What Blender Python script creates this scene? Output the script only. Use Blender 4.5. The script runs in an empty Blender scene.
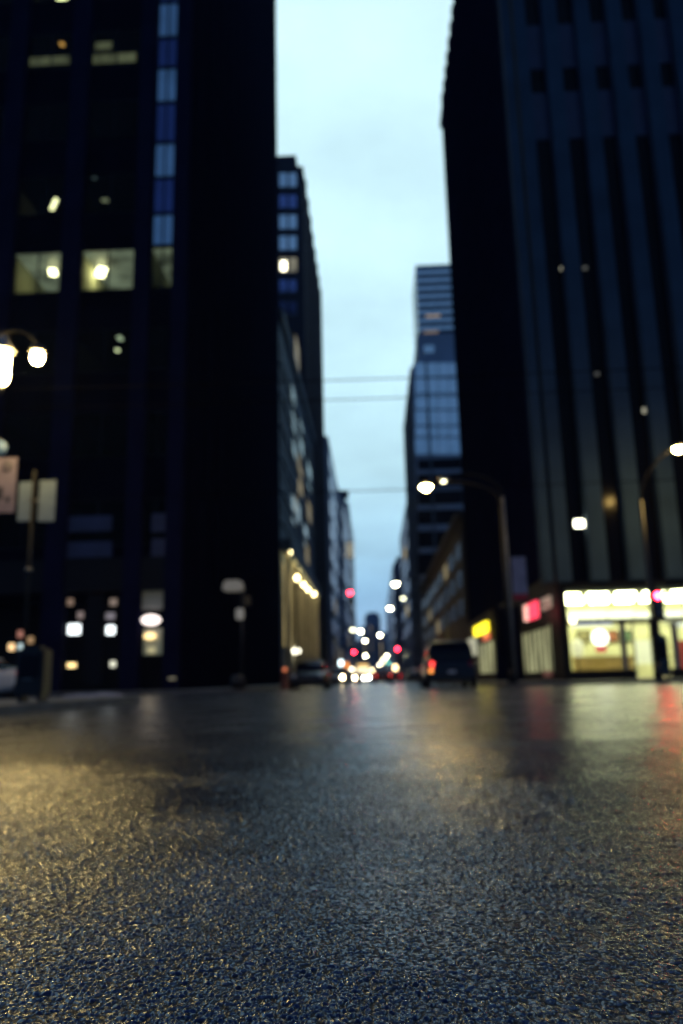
import bpy, bmesh, math, random
import numpy as np
from mathutils import Vector, Matrix

random.seed(7)
HAZE = .0002
S = bpy.context.scene
COL = S.collection
R = math.radians

# ------------------------------------------------------------------ camera geometry
F, PITCH, YAW, ROLL, H = 796.0, R(11.97), R(2.08), math.atan(.0234), 0.40
CX, CY = 341.5, 512.0
fw = Vector((-math.sin(YAW)*math.cos(PITCH), math.cos(YAW)*math.cos(PITCH), math.sin(PITCH)))
rt0 = Vector((math.cos(YAW), math.sin(YAW), 0))
up0 = rt0.cross(fw)
rt = rt0*math.cos(ROLL)-up0*math.sin(ROLL)      # the camera is held slightly tilted
up = rt0*math.sin(ROLL)+up0*math.cos(ROLL)
def ray(px, py):
    return fw*F + rt*(px-CX) - up*(py-CY)
def atY(px, py, Y):
    d = ray(px, py); t = Y/d.y
    return Vector((d.x*t, Y, H+d.z*t))
def atX(px, py, X):
    d = ray(px, py); t = X/d.x
    return Vector((X, d.y*t, H+d.z*t))

# ------------------------------------------------------------------ materials
MATS = {}
def nmat(name):
    m = bpy.data.materials.new(name); m.use_nodes = True
    return m, m.node_tree.nodes, m.node_tree.links
def mat(name, col, rough=.6, metal=0., spec=.5, var=.25, scale=2., bump=0., bscale=30.):
    if name in MATS: return MATS[name]
    m, n, l = nmat(name)
    b = n['Principled BSDF']
    b.inputs['Roughness'].default_value = rough
    b.inputs['Metallic'].default_value = metal
    b.inputs['Specular IOR Level'].default_value = spec
    tc = n.new('ShaderNodeTexCoord')
    if var > 0:
        t = n.new('ShaderNodeTexNoise'); t.inputs['Scale'].default_value = scale; t.inputs['Detail'].default_value = 5
        l.new(tc.outputs['Object'], t.inputs['Vector'])
        r = n.new('ShaderNodeValToRGB')
        r.color_ramp.elements[0].position = .3; r.color_ramp.elements[1].position = .7
        r.color_ramp.elements[0].color = (*[c*(1-var) for c in col], 1)
        r.color_ramp.elements[1].color = (*[min(1, c*(1+var)) for c in col], 1)
        l.new(t.outputs['Fac'], r.inputs['Fac']); l.new(r.outputs['Color'], b.inputs['Base Color'])
    else:
        b.inputs['Base Color'].default_value = (*col, 1)
    if bump > 0:
        t2 = n.new('ShaderNodeTexNoise'); t2.inputs['Scale'].default_value = bscale; t2.inputs['Detail'].default_value = 4
        l.new(tc.outputs['Object'], t2.inputs['Vector'])
        bp = n.new('ShaderNodeBump'); bp.inputs['Strength'].default_value = bump; bp.inputs['Distance'].default_value = .02
        l.new(t2.outputs['Fac'], bp.inputs['Height']); l.new(bp.outputs['Normal'], b.inputs['Normal'])
    MATS[name] = m
    return m
def emat(name, col, strength):
    if name in MATS: return MATS[name]
    m, n, l = nmat(name)
    b = n['Principled BSDF']
    b.inputs['Base Color'].default_value = (.3, .3, .3, 1)
    b.inputs['Emission Color'].default_value = (*col, 1)
    b.inputs['Emission Strength'].default_value = strength
    m.cycles.emission_sampling = 'FRONT' if name in ('lamp_warm', 'lamp_warm_near', 'lantern_glow', 'fluorescent', 'signal_red', 'column_strip_glow', 'neon_red', 'neon_yellow', 'taillight_glow', 'lightbox_white', 'oval_sign_glow', 'office_tube') else 'NONE'
    MATS[name] = m
    return m
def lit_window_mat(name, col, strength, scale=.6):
    """a lit room as an emissive surface: its brightness varies"""
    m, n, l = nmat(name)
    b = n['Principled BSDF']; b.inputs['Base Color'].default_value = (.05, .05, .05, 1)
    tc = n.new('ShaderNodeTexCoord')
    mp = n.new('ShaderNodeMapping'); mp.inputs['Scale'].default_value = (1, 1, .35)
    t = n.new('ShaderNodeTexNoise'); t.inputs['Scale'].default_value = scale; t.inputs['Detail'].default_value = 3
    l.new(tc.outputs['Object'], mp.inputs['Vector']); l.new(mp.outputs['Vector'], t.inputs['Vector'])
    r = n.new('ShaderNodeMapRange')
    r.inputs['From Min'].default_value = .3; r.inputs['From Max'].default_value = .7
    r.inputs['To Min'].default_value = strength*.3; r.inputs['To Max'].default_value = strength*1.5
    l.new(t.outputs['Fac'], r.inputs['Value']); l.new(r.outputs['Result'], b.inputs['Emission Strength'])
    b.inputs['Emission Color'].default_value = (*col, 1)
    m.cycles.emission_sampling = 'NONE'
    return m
def glass_mat(name, tint, ior=1.35, rough=.03):
    """thin pane: see-through with a faint mirror"""
    m, n, l = nmat(name)
    n.remove(n['Principled BSDF'])
    tr = n.new('ShaderNodeBsdfTransparent'); tr.inputs['Color'].default_value = (*tint, 1)
    gl = n.new('ShaderNodeBsdfGlossy'); gl.inputs['Roughness'].default_value = rough
    lw = n.new('ShaderNodeFresnel'); lw.inputs['IOR'].default_value = ior
    mx = n.new('ShaderNodeMixShader')
    l.new(lw.outputs['Fac'], mx.inputs['Fac']); l.new(tr.outputs['BSDF'], mx.inputs[1]); l.new(gl.outputs['BSDF'], mx.inputs[2])
    l.new(mx.outputs['Shader'], n['Material Output'].inputs['Surface'])
    return m

M_conc_dark  = mat('dark_stone', (.009, .009, .03), .9, spec=0, var=.25, scale=.6, bump=.2, bscale=8)
M_granite    = mat('dark_granite', (.003, .003, .009), .95, spec=0, var=.3, scale=.8)
M_pier       = mat('ribbed_concrete', (.042, .076, .115), .85, spec=.1, var=.2, scale=.5, bump=.3, bscale=12)
M_spandrel   = mat('navy_spandrel', (.022, .028, .085), .45, var=.2, scale=1.5)
M_bronze     = mat('bronze_frame', (.006, .006, .008), .6, spec=.15, metal=0., var=.1)
M_dglass     = mat('dark_glass', (.003, .003, .005), .15, spec=.06, var=.0)
M_bglass     = mat('sky_glass', (.9, .98, 1.), .12, metal=1., var=.12, scale=.4)
M_strip      = mat('strip_glass', (.38, .48, .58), .14, metal=1., var=.2, scale=.5)
M_strip2     = mat('deep_strip_glass', (.085, .10, .24), .18, metal=1., var=.2, scale=.5)
M_bglass2    = mat('deep_blue_glass', (.22, .25, .5), .18, metal=1., var=.15, scale=.4)
M_limestone  = mat('limestone', (.11, .145, .175), .8, spec=.2, var=.25, scale=.4, bump=.3, bscale=5)
M_brick      = mat('dark_brick', (.03, .026, .03), .85, spec=.2, var=.3, scale=1.2)
M_bankglass  = mat('dull_window', (.02, .03, .045), .7, spec=.1, var=.3, scale=.3)
M_warmstone  = mat('pale_column_stone', (.45, .4, .28), .8, spec=.2, var=.15, scale=.4)
M_palecon    = mat('pale_tower_cladding', (.36, .42, .5), .7, spec=.3, var=.15, scale=.2)
M_bluecon    = mat('bluish_concrete', (.14, .18, .24), .8, spec=.2, var=.2, scale=.2)
M_brown      = mat('brown_stone', (.09, .075, .06), .8, spec=.2, var=.3, scale=.4)
M_black      = mat('black_metal', (.012, .012, .013), .45, metal=.2, var=.15, scale=8)
M_greymetal  = mat('galvanised_steel', (.2, .2, .19), .5, metal=.5, var=.2, scale=6)
M_armmetal   = mat('weathered_steel', (.02, .02, .02), .8, spec=.1, var=.2, scale=6)
M_tanmetal   = mat('painted_tan_steel', (.022, .022, .02), .75, spec=.1, var=.2, scale=5)
M_signwhite  = mat('sign_back_aluminium', (.22, .29, .34), .5, metal=.1, var=.12, scale=4)
M_signpink   = mat('faded_sign_face', (.2, .17, .24), .5, var=.15, scale=6)
M_signdark   = mat('sign_print', (.03, .03, .04), .5, var=0)
M_signblue   = mat('sign_blue', (.08, .16, .35), .5, var=.1)
M_signred    = mat('sign_red', (.5, .02, .03), .5, var=.1)
M_walk       = mat('sidewalk_concrete', (.085, .085, .085), .55, spec=.4, var=.3, scale=1.2, bump=.4, bscale=25)
M_kerb       = mat('kerb_stone', (.09, .09, .09), .6, spec=.3, var=.3, scale=2)
M_wallw      = mat('shop_wall', (.7, .68, .46), .8, var=.15, scale=1.2)
M_ceil       = mat('ceiling_white', (.6, .62, .5), .8, var=.08)
M_floor      = mat('shop_floor', (.2, .18, .13), .5, var=.2)
M_wood       = mat('counter_wood', (.42, .28, .1), .5, var=.25, scale=3)
M_roomdark   = mat('office_interior', (.06, .06, .05), .8, var=.15, scale=1)
M_tyre       = mat('tyre_rubber', (.012, .012, .012), .85, var=.1)
M_rim        = mat('alloy_rim', (.25, .25, .26), .35, metal=.9, var=.1)
M_carglass   = mat('car_glass', (.003, .003, .005), .08, spec=.2, var=0)
M_wire       = mat('wire_rubber', (.003, .003, .004), .9, spec=.05, var=0)
M_plate      = mat('plate_white', (.5, .5, .5), .5, var=.1)
M_lens_off   = mat('clear_lens', (.35, .36, .38), .15, spec=.7, var=0)
M_tail_off   = mat('red_lens', (.25, .01, .012), .2, var=0)
M_paper      = mat('dirty_slush', (.4, .38, .4), .8, var=.25, scale=14)
M_pane       = glass_mat('clear_pane', (.85, .9, .85))
M_opane      = glass_mat('office_pane', (.55, .58, .5), 1.12)

def car_paint(name, col):
    m = mat(name, col, .3, metal=.0, spec=.5, var=.04, scale=3)
    b = m.node_tree.nodes['Principled BSDF']
    b.inputs['Coat Weight'].default_value = .25; b.inputs['Coat Roughness'].default_value = .08
    return m
P_black = car_paint('paint_black', (.003, .003, .005))
P_navy = car_paint('paint_navy', (.01, .014, .035))
P_white = car_paint('paint_white', (.6, .58, .53))
P_silver = car_paint('paint_silver', (.2, .2, .21))
P_red = car_paint('paint_red', (.15, .012, .012))

E_lamp   = emat('lamp_warm', (1., .66, .2), 380)
E_lampL  = emat('lamp_warm_near', (1., .68, .22), 520)
E_lantern= emat('lantern_glow', (1., .7, .25), 150)
E_lampF  = emat('lamp_far', (1., .90, .58), 60)
E_lampD  = emat('lamp_dim', (.9, .9, .6), 9)
E_tube   = emat('fluorescent', (1., .95, .60), 38)
E_officeL= emat('office_tube', (1., .92, .6), 26)
E_head   = emat('headlight_glow', (1., .78, .42), 75)
E_headw  = emat('headlight_white', (1., .95, .85), 90)
E_tail   = emat('taillight_glow', (1., .05, .04), 4)
E_amber  = emat('amber_glow', (1., .32, .05), 2.5)
E_sigred = emat('signal_red', (1., .012, .03), 150)
E_sigredd= emat('signal_red_dim', (1., .03, .06), 30)
E_siggrn = emat('signal_green', (.25, 1., .85), 18)
E_signr  = emat('neon_red', (1., .04, .10), 1.6)
E_signp  = emat('neon_pink', (1., .5, .4), 1.6)
E_signy  = emat('neon_yellow', (1., .8, .02), 2.6)
E_white  = emat('lightbox_white', (.9, .98, 1.), 2.6)
E_bandglow   = emat('added_band_glow', (1., .98, .74), 1.7)
E_oval   = emat('oval_sign_glow', (1., .86, .80), 2.4)
E_yel    = emat('warm_box_glow', (1., .72, .3), 2.4)
E_gold   = lit_window_mat('gold_window', (1., .78, .32), .55)
E_gold2  = lit_window_mat('gold_window_dim', (1., .82, .45), .22)
E_shopw  = lit_window_mat('shop_window_glow', (.95, .95, .5), .36, 1.4)
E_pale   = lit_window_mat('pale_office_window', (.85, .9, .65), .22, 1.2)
E_ceil   = lit_window_mat('painted_ceiling_glow', (.85, .98, .86), .34, .8)  # lamplight on the office ceilings, painted in as emission
E_blind  = emat('round_sign_white', (1., .98, .92), 4.)

# ------------------------------------------------------------------ mesh helpers
class MB:
    def __init__(self): self.bm = bmesh.new()
    def box(self, x0, x1, y0, y1, z0, z1, bev=0):
        v = [self.bm.verts.new(p) for p in ((x0,y0,z0),(x1,y0,z0),(x1,y1,z0),(x0,y1,z0),(x0,y0,z1),(x1,y0,z1),(x1,y1,z1),(x0,y1,z1))]
        fs = [self.bm.faces.new([v[i] for i in f]) for f in ((3,2,1,0),(4,5,6,7),(0,1,5,4),(1,2,6,5),(2,3,7,6),(3,0,4,7))]
        if bev:
            es = list({e for f in fs for e in f.edges})
            bmesh.ops.bevel(self.bm, geom=es, offset=bev, segments=2, affect='EDGES')
        return self
    def cyl(self, a, b, r0, r1=None, n=12):
        a, b = Vector(a), Vector(b); r1 = r0 if r1 is None else r1
        d = (b-a).normalized(); q = d.to_track_quat('Z', 'Y')
        A, B = [], []
        for i in range(n):
            t = 2*math.pi*i/n; o = q @ Vector((math.cos(t), math.sin(t), 0))
            A.append(self.bm.verts.new(a+o*r0)); B.append(self.bm.verts.new(b+o*r1))
        for i in range(n):
            j = (i+1) % n; self.bm.faces.new((A[i], A[j], B[j], B[i])).smooth = True
        self.bm.faces.new(A[::-1]); self.bm.faces.new(B)
        return self
    def tube(self, pts, r, n=8, r1=None):
        pts = [Vector(p) for p in pts]; rings = []
        m = len(pts)
        for k, p in enumerate(pts):
            d = (pts[min(k+1, m-1)]-pts[max(k-1, 0)]).normalized()
            q = d.to_track_quat('Z', 'Y')
            rr = r if r1 is None else r+(r1-r)*k/(m-1)
            rings.append([self.bm.verts.new(p+(q @ Vector((math.cos(2*math.pi*i/n), math.sin(2*math.pi*i/n), 0)))*rr) for i in range(n)])
        for a, b in zip(rings, rings[1:]):
            for i in range(n):
                j = (i+1) % n; self.bm.faces.new((a[i], a[j], b[j], b[i])).smooth = True
        self.bm.faces.new(rings[0][::-1]); self.bm.faces.new(rings[-1])
        return self
    def lathe(self, prof, c=(0,0,0), n=20, axis='Z', caps=None):
        c = Vector(c); rings = []
        def pt(r, h, t):
            x, y = r*math.cos(t), r*math.sin(t)
            return c + (Vector((x, y, h)) if axis == 'Z' else Vector((h, x, y)) if axis == 'X' else Vector((x, h, y)))
        for r, h in prof:
            rings.append([self.bm.verts.new(pt(max(r, 1e-4), h, 2*math.pi*i/n)) for i in range(n)])
        for a, b in zip(rings, rings[1:]):
            for i in range(n):
                j = (i+1) % n; self.bm.faces.new((a[i], a[j], b[j], b[i])).smooth = True
        if caps is None: caps = not (len(prof) > 3 and min(r for r, h in prof) > .04 and abs(prof[0][0]-prof[-1][0]) < .02 and axis != 'Z')
        if caps: self.bm.faces.new(rings[0][::-1]); self.bm.faces.new(rings[-1])
        return self
    def lattice(self, xs, zs, y0, y1):
        """one connected frame: bars between xs[0]-xs[1], xs[2]-xs[3] ... and zs[0]-zs[1], ..."""
        V = {(i, j): self.bm.verts.new((x, y0, z)) for i, x in enumerate(xs) for j, z in enumerate(zs)}
        fs = [self.bm.faces.new((V[i, j], V[i+1, j], V[i+1, j+1], V[i, j+1])) for i in range(len(xs)-1) for j in range(len(zs)-1) if i % 2 == 0 or j % 2 == 0]
        r = bmesh.ops.extrude_face_region(self.bm, geom=fs)
        for v in r['geom']:
            if isinstance(v, bmesh.types.BMVert): v.co.y = y1
        return self
    def loft(self, st, n=24, ex=4., smooth=True):
        """stations (y, halfwidth bottom, halfwidth top, z0, z1)"""
        rings = []
        for (y, wb, wt, z0, z1) in st:
            ring = []
            for i in range(n):
                t = 2*math.pi*(i+.5)/n; c, s = math.cos(t), math.sin(t)
                u = math.copysign(abs(c)**(2/ex), c); v = math.copysign(abs(s)**(2/ex), s)
                w = wb+(wt-wb)*(v*.5+.5)
                ring.append(self.bm.verts.new((u*w, y, (z0+z1)/2+v*(z1-z0)/2)))
            rings.append(ring)
        for a, b in zip(rings, rings[1:]):
            for i in range(n):
                j = (i+1) % n; self.bm.faces.new((a[i], a[j], b[j], b[i])).smooth = smooth
        self.bm.faces.new(rings[0][::-1]); self.bm.faces.new(rings[-1])
        return self
    def prism(self, pts, z0, z1):
        a = [self.bm.verts.new((x, y, z0)) for x, y in pts]; b = [self.bm.verts.new((x, y, z1)) for x, y in pts]
        n = len(pts)
        self.bm.faces.new(a[::-1]); self.bm.faces.new(b)
        for i in range(n): self.bm.faces.new((a[i], a[(i+1) % n], b[(i+1) % n], b[i]))
        return self
    def build(self, name, m, parent=None):
        bmesh.ops.recalc_face_normals(self.bm, faces=self.bm.faces[:])
        me = bpy.data.meshes.new(name); self.bm.to_mesh(me); self.bm.free()
        me.materials.append(m)
        o = bpy.data.objects.new(name, me); COL.objects.link(o)
        if parent: o.parent = parent
        return o
def box(name, m, parent, x0, x1, y0, y1, z0, z1, bev=0):
    """box part; coordinates in the parent's space"""
    return MB().box(min(x0,x1), max(x0,x1), min(y0,y1), max(y0,y1), min(z0,z1), max(z0,z1), bev).build(name, m, parent)
def tag(o, label, cat, group=None):
    o['label'] = label; o['category'] = cat
    if group: o['group'] = group
    return o
def thing(name, label, cat, loc=(0,0,0), rz=0, group=None):
    o = bpy.data.objects.new(name, None); COL.objects.link(o)
    o.location = loc; o.rotation_euler = (0, 0, rz); o.empty_display_size = .2
    return tag(o, label, cat, group)
def structure(o): o['kind'] = 'structure'; return o
def copy_tree(o, parent=None):
    c = o.copy(); COL.objects.link(c)
    if parent: c.parent = parent
    for ch in list(o.children): copy_tree(ch, c)
    return c

# ------------------------------------------------------------------ ground: road sheet with real aggregate
def hash2(ix, iy, s):
    h = (ix.astype(np.int64)*374761393 + iy.astype(np.int64)*668265263 + s*974634777) & 0xFFFFFFFF
    h = ((h ^ (h >> 13))*1274126177) & 0xFFFFFFFF
    h = ((h ^ (h >> 16))*2246822519) & 0xFFFFFFFF
    return ((h ^ (h >> 15)) & 0xFFFFFF)/float(0x1000000)
def worley(x, y, cell, s):
    """nearest stone: distance (in cells), random id and the offset from its centre"""
    u, v = x/cell, y/cell
    iu, iv = np.floor(u), np.floor(v)
    d1 = np.full(x.shape, 9.); idv = np.zeros(x.shape); du = np.zeros(x.shape); dv = np.zeros(x.shape); id2 = np.zeros(x.shape)
    for a in (-1, 0, 1):
        for b in (-1, 0, 1):
            cu, cv = iu+a, iv+b
            ou = u-(cu+.1+.8*hash2(cu, cv, s)); ov = v-(cv+.1+.8*hash2(cu, cv, s+1)); rr = hash2(cu, cv, s+2)
            d = np.sqrt(ou**2+ov**2)*(1.2-.4*rr)
            near = d < d1
            idv = np.where(near, rr, idv); du = np.where(near, ou, du); dv = np.where(near, ov, dv)
            id2 = np.where(near, hash2(cu, cv, s+3), id2); d1 = np.where(near, d, d1)
    return d1, idv, id2, du*cell, dv*cell
def vnoise(x, y, cell, s):
    u, v = x/cell, y/cell
    iu, iv = np.floor(u), np.floor(v); fu, fv = u-iu, v-iv
    fu = fu*fu*(3-2*fu); fv = fv*fv*(3-2*fv)
    a = hash2(iu, iv, s); b = hash2(iu+1, iv, s); c = hash2(iu, iv+1, s); d = hash2(iu+1, iv+1, s)
    return (a*(1-fu)+b*fu)*(1-fv)+(c*(1-fu)+d*fu)*fv - .5

def build_road():
    rad = np.concatenate([[.02, .1, .2, .3, .4, .5, .6, .7, .75], np.geomspace(.8, 5.5, 1280), np.geomspace(5.515, 14., 340), np.geomspace(14.05, 40, 190), np.geomspace(44, 1000, 20)])
    a_front = np.linspace(-R(34), R(34), 1080)                   # measured from +Y
    a_rest = np.linspace(R(34), 2*math.pi-R(34), 82)[1:-1]
    ang = np.concatenate([a_front, a_rest])
    RR, AA = np.meshgrid(rad, ang, indexing='ij')
    X = RR*np.sin(AA-YAW); Y = RR*np.cos(AA-YAW)
    wx = X + .0016*vnoise(X, Y, .007, 70)*2; wy = Y + .0016*vnoise(X, Y, .007, 71)*2
    d1, i1, k1, du, dv = worley(wx, wy, .0090, 11)
    e1, i2, k2, eu, ev = worley(wx+3.1, wy+1.7, .0048, 31)
    top = np.clip(1-(d1/.56)**3.2, 0, 1)
    b1_, j1, m1, bu, bv = worley(wx+7.7, wy+2.3, .017, 51)
    bigs = np.clip(1-(b1_/.46)**3, 0, 1)*(m1 > .6)*(.5+.5*j1)
    top = np.maximum(top, bigs)
    stone = np.maximum(top*(.15+.85*k1), bigs*1.15) + np.where(d1 < .56, (du*(i1-.5)+dv*(k1-.5))*40.*top**.5, 0)
    fine = np.clip(1-(e1/.62)**2.5, 0, 1)*(.3+.7*k2)
    patch = vnoise(X, Y, .35, 5)+.6*vnoise(X, Y, .13, 6)         # where the binder is fatter, stones drown
    side = np.clip((X+.12)/.35, 0, 1)                            # right wheel path is smoother, more polished
    amp_s = np.clip(.0040-.0012*side+.0018*patch, .0014, .006)
    amp_f = .0013+.0004*patch
    z = amp_s*stone + amp_f*fine*np.clip(1.2-stone, .15, 1) + .0028*vnoise(X, Y, .05, 8) + .002*vnoise(X, Y, .4, 9) + .0022*vnoise(X, Y, .11, 10)
    z += .0011*vnoise(X, Y, .021, 12)*(.4+side)
    # hairline crack and a raised wet tar seam on the right
    sx = 1.02+.12*np.sin(Y*3.)+.05*vnoise(X, Y, .08, 21)
    seam = np.exp(-((Y-(2.05-.07*(X-.75)+.03*vnoise(X, Y, .2, 22)))/.022)**2)*np.clip((X-.55)/.6, 0, 1)*np.clip((1.75-X)/.2, 0, 1)
    z += .011*seam
    crack = np.exp(-((X-(.62+.10*np.sin(Y*4.1)+.16*vnoise(X, Y, .15, 23)))/.004)**2)*np.clip((Y-.9)*4, 0, 1)*np.clip((3-Y)*2, 0, 1)
    z -= .0025*crack
    fade = 1/(1+(RR/15.)**3)
    z = np.where(RR < 40, z, 0)*(.12+.88*fade)*np.clip((40-RR)/20, 0, 1)
    z -= .004
    nr, na = RR.shape
    co = np.stack([X, Y, z], -1).reshape(-1, 3).astype(np.float32)
    i = np.arange(nr-1)[:, None]*na; j = np.arange(na)[None, :]; j2 = (j+1) % na
    q = np.stack([i+j, i+j2, i+na+j2, i+na+j], -1).reshape(-1, 4)[:, ::-1]
    me = bpy.data.meshes.new('road')
    me.vertices.add(len(co)); me.vertices.foreach_set('co', co.ravel())
    me.loops.add(q.size); me.loops.foreach_set('vertex_index', q.ravel().astype(np.int32))
    me.polygons.add(len(q)); me.polygons.foreach_set('loop_start', np.arange(0, q.size, 4, dtype=np.int32))
    me.polygons.foreach_set('use_smooth', np.ones(len(q), dtype=bool))
    me.update(calc_edges=True)
    at = me.attributes.new('aggregate', 'FLOAT_COLOR', 'POINT')
    at.data.foreach_set('color', np.stack([np.clip(top*1.6, 0, 1), i1, k1, np.ones_like(i1)], -1).reshape(-1).astype(np.float32))
    o = bpy.data.objects.new('road', me); COL.objects.link(o)
    m, n, l = nmat('wet_asphalt')
    b = n['Principled BSDF']; tc = n.new('ShaderNodeTexCoord')
    def noise(sc, det=4, w=None):
        t = n.new('ShaderNodeTexNoise'); t.inputs['Scale'].default_value = sc; t.inputs['Detail'].default_value = det
        l.new(tc.outputs['Object'], t.inputs['Vector']); return t
    ag = n.new('ShaderNodeAttribute'); ag.attribute_name = 'aggregate'
    sp = n.new('ShaderNodeSeparateColor'); l.new(ag.outputs['Color'], sp.inputs['Color'])
    r = n.new('ShaderNodeValToRGB'); e = r.color_ramp.elements      # stone colours
    e[0].position = 0; e[0].color = (.014, .017, .025, 1); e[1].position = 1; e[1].color = (.085, .09, .1, 1)
    ee = r.color_ramp.elements.new(.6); ee.color = (.028, .03, .037, 1)
    ee = r.color_ramp.elements.new(.88); ee.color = (.05, .045, .046, 1)
    l.new(sp.outputs['Green'], r.inputs['Fac'])
    def math_(op, a, b_=None, clamp=False):
        q = n.new('ShaderNodeMath'); q.operation = op; q.use_clamp = clamp
        for k, v_ in enumerate((a, b_)):
            if v_ is None: continue
            if isinstance(v_, (int, float)): q.inputs[k].default_value = v_
            else: l.new(v_, q.inputs[k])
        return q.outputs[0]
    ln = n.new('ShaderNodeVectorMath'); ln.operation = 'LENGTH'; l.new(tc.outputs['Object'], ln.inputs[0])
    far = n.new('ShaderNodeMapRange'); far.interpolation_type = 'SMOOTHSTEP'
    far.inputs['From Min'].default_value = 2.5; far.inputs['From Max'].default_value = 9.
    l.new(ln.outputs['Value'], far.inputs['Value'])
    mask = math_('MAXIMUM', sp.outputs['Red'], math_('MULTIPLY', far.outputs['Result'], .75))
    mixc = n.new('ShaderNodeMix'); mixc.data_type = 'RGBA'
    mixc.inputs['A'].default_value = (.004, .005, .008, 1)
    l.new(mask, mixc.inputs['Factor']); l.new(r.outputs['Color'], mixc.inputs['B'])
    l.new(mixc.outputs['Result'], b.inputs['Base Color'])
    big = noise(1.1, 5); rr = n.new('ShaderNodeMapRange')
    rr.inputs['From Min'].default_value = .35; rr.inputs['From Max'].default_value = .65
    rr.inputs['To Min'].default_value = .13; rr.inputs['To Max'].default_value = .24
    l.new(big.outputs['Fac'], rr.inputs['Value'])
    rough = math_('ADD', rr.outputs['Result'], math_('MULTIPLY', math_('SUBTRACT', 1., mask), .3))
    rough = math_('ADD', rough, math_('MULTIPLY', far.outputs['Result'], .05))
    rough = math_('MAXIMUM', math_('SUBTRACT', rough, math_('MULTIPLY', math_('GREATER_THAN', sp.outputs['Blue'], .85), .11)), .07)
    l.new(rough, b.inputs['Roughness'])
    l.new(math_('ADD', .15, math_('MULTIPLY', mask, .85)), b.inputs['Specular IOR Level'])
    b.inputs['Specular Tint'].default_value = (.42, .66, 1, 1)
    f1 = noise(420, 3); f2 = noise(60, 6)
    b1 = n.new('ShaderNodeBump'); b1.inputs['Strength'].default_value = .6; b1.inputs['Distance'].default_value = .0005
    b2 = n.new('ShaderNodeBump'); b2.inputs['Strength'].default_value = .6; b2.inputs['Distance'].default_value = .0022
    l.new(f2.outputs['Fac'], b2.inputs['Height']); l.new(f1.outputs['Fac'], b1.inputs['Height'])
    l.new(b2.outputs['Normal'], b1.inputs['Normal']); l.new(b1.outputs['Normal'], b.inputs['Normal'])
    me.materials.append(m)
    return structure(o)
build_road()

# sidewalks (raised slabs with a kerb stone along their edge)
XK, YF, YN, ZS = 5.7, 36.0, 20.6, .15
def corner_poly(x0, x1, y0, y1, which, r=1.2):
    c = {'ll': (x0, y0), 'lr': (x1, y0), 'ul': (x0, y1), 'ur': (x1, y1)}
    out = []
    for k, (cx, cy), sx, sy, a0 in (('ll', c['ll'], 1, 1, 180), ('lr', c['lr'], -1, 1, 270), ('ur', c['ur'], -1, -1, 0), ('ul', c['ul'], 1, -1, 90)):
        if k == which:
            for i in range(9):
                t = R(a0+i*90/8); out.append((cx+sx*r+r*math.cos(t), cy+sy*r+r*math.sin(t)))
        else: out.append((cx, cy))
    return out
for nm, x0, x1, y0, y1, w in (('far', -90, -XK, YF, 620, 'lr'), ('far', XK, 90, YF, 620, 'll'), ('near', -90, -XK, -40, YN, 'ur'), ('near', XK, 90, -40, 14.5, 'ul')):
    structure(MB().prism(corner_poly(x0, x1, y0, y1, w), -.1, ZS-.006).build('kerb', M_kerb))
    dx0, dx1 = (0, .18) if x1 < 0 else (.18, 0)
    dy0, dy1 = (.18, 0) if nm == 'far' else (0, .18)
    structure(MB().prism(corner_poly(x0+dx0, x1-dx1, y0+dy0, y1-dy1, w, 1.02), -.09, ZS).build('sidewalk', M_walk))

# ------------------------------------------------------------------ buildings
XL, XR, YB, YL = -10.3, 9.7, 42.0, 88.6

# --- left office tower: real floors and rooms behind glass
t = thing('office_tower', 'dark office tower on the left corner with lit upper rooms and blue corner panes', 'office building', (XL, YB, 0))
T = t.location.copy()
def L(v): return v.x-T.x, v.z
px_x = lambda px, py=400: atY(px, py, YB).x - T.x
# pier positions measured on the facade
piers = [(px_x(164,600), px_x(183,600)), (px_x(122,600), px_x(139,600)), (px_x(52,420), px_x(71,420)), (px_x(-18,420), px_x(0,420)), (px_x(-88,420), px_x(-70,420))]
piers[0] = (piers[0][0], 0.0)
TOP = 100.
for a, b_ in piers:
    box('pier', M_conc_dark, t, a, b_, -.05, .75, .15, TOP)
zrow = [atY(100, y, YB).z for y in (690, 560, 478, 440)]
zf0 = atY(100, 290.5, YB+.4).z       # sill level of the lit row
FH = (atY(100, 67, YB+.4).z-zf0)/3
WH = atY(100, 250, YB+.4).z-zf0       # window height
floors = [zf0 + FH*k for k in range(-3, 25) if zf0+FH*k < 97]
for z in floors:
    box('floor_slab', M_granite, t, px_x(-90,420), -.02, .45, 8.5, z-(FH-WH), z)
for a, b_ in piers[1:4]:
    box('partition', M_roomdark, t, (a+b_)/2-.1, (a+b_)/2+.1, .75, 8.5, floors[0], TOP)
box('wall', M_granite, t, px_x(-90,420)-8, -.0, 8.5, YL-YB, .15, TOP+2)
box('side_wall', M_granite, t, -.5, 0., .75, 8.5, .15, TOP+2)
box('parapet', M_conc_dark, t, px_x(-90,420)-8, .1, -.1, 8.5, TOP, TOP+2)
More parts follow.
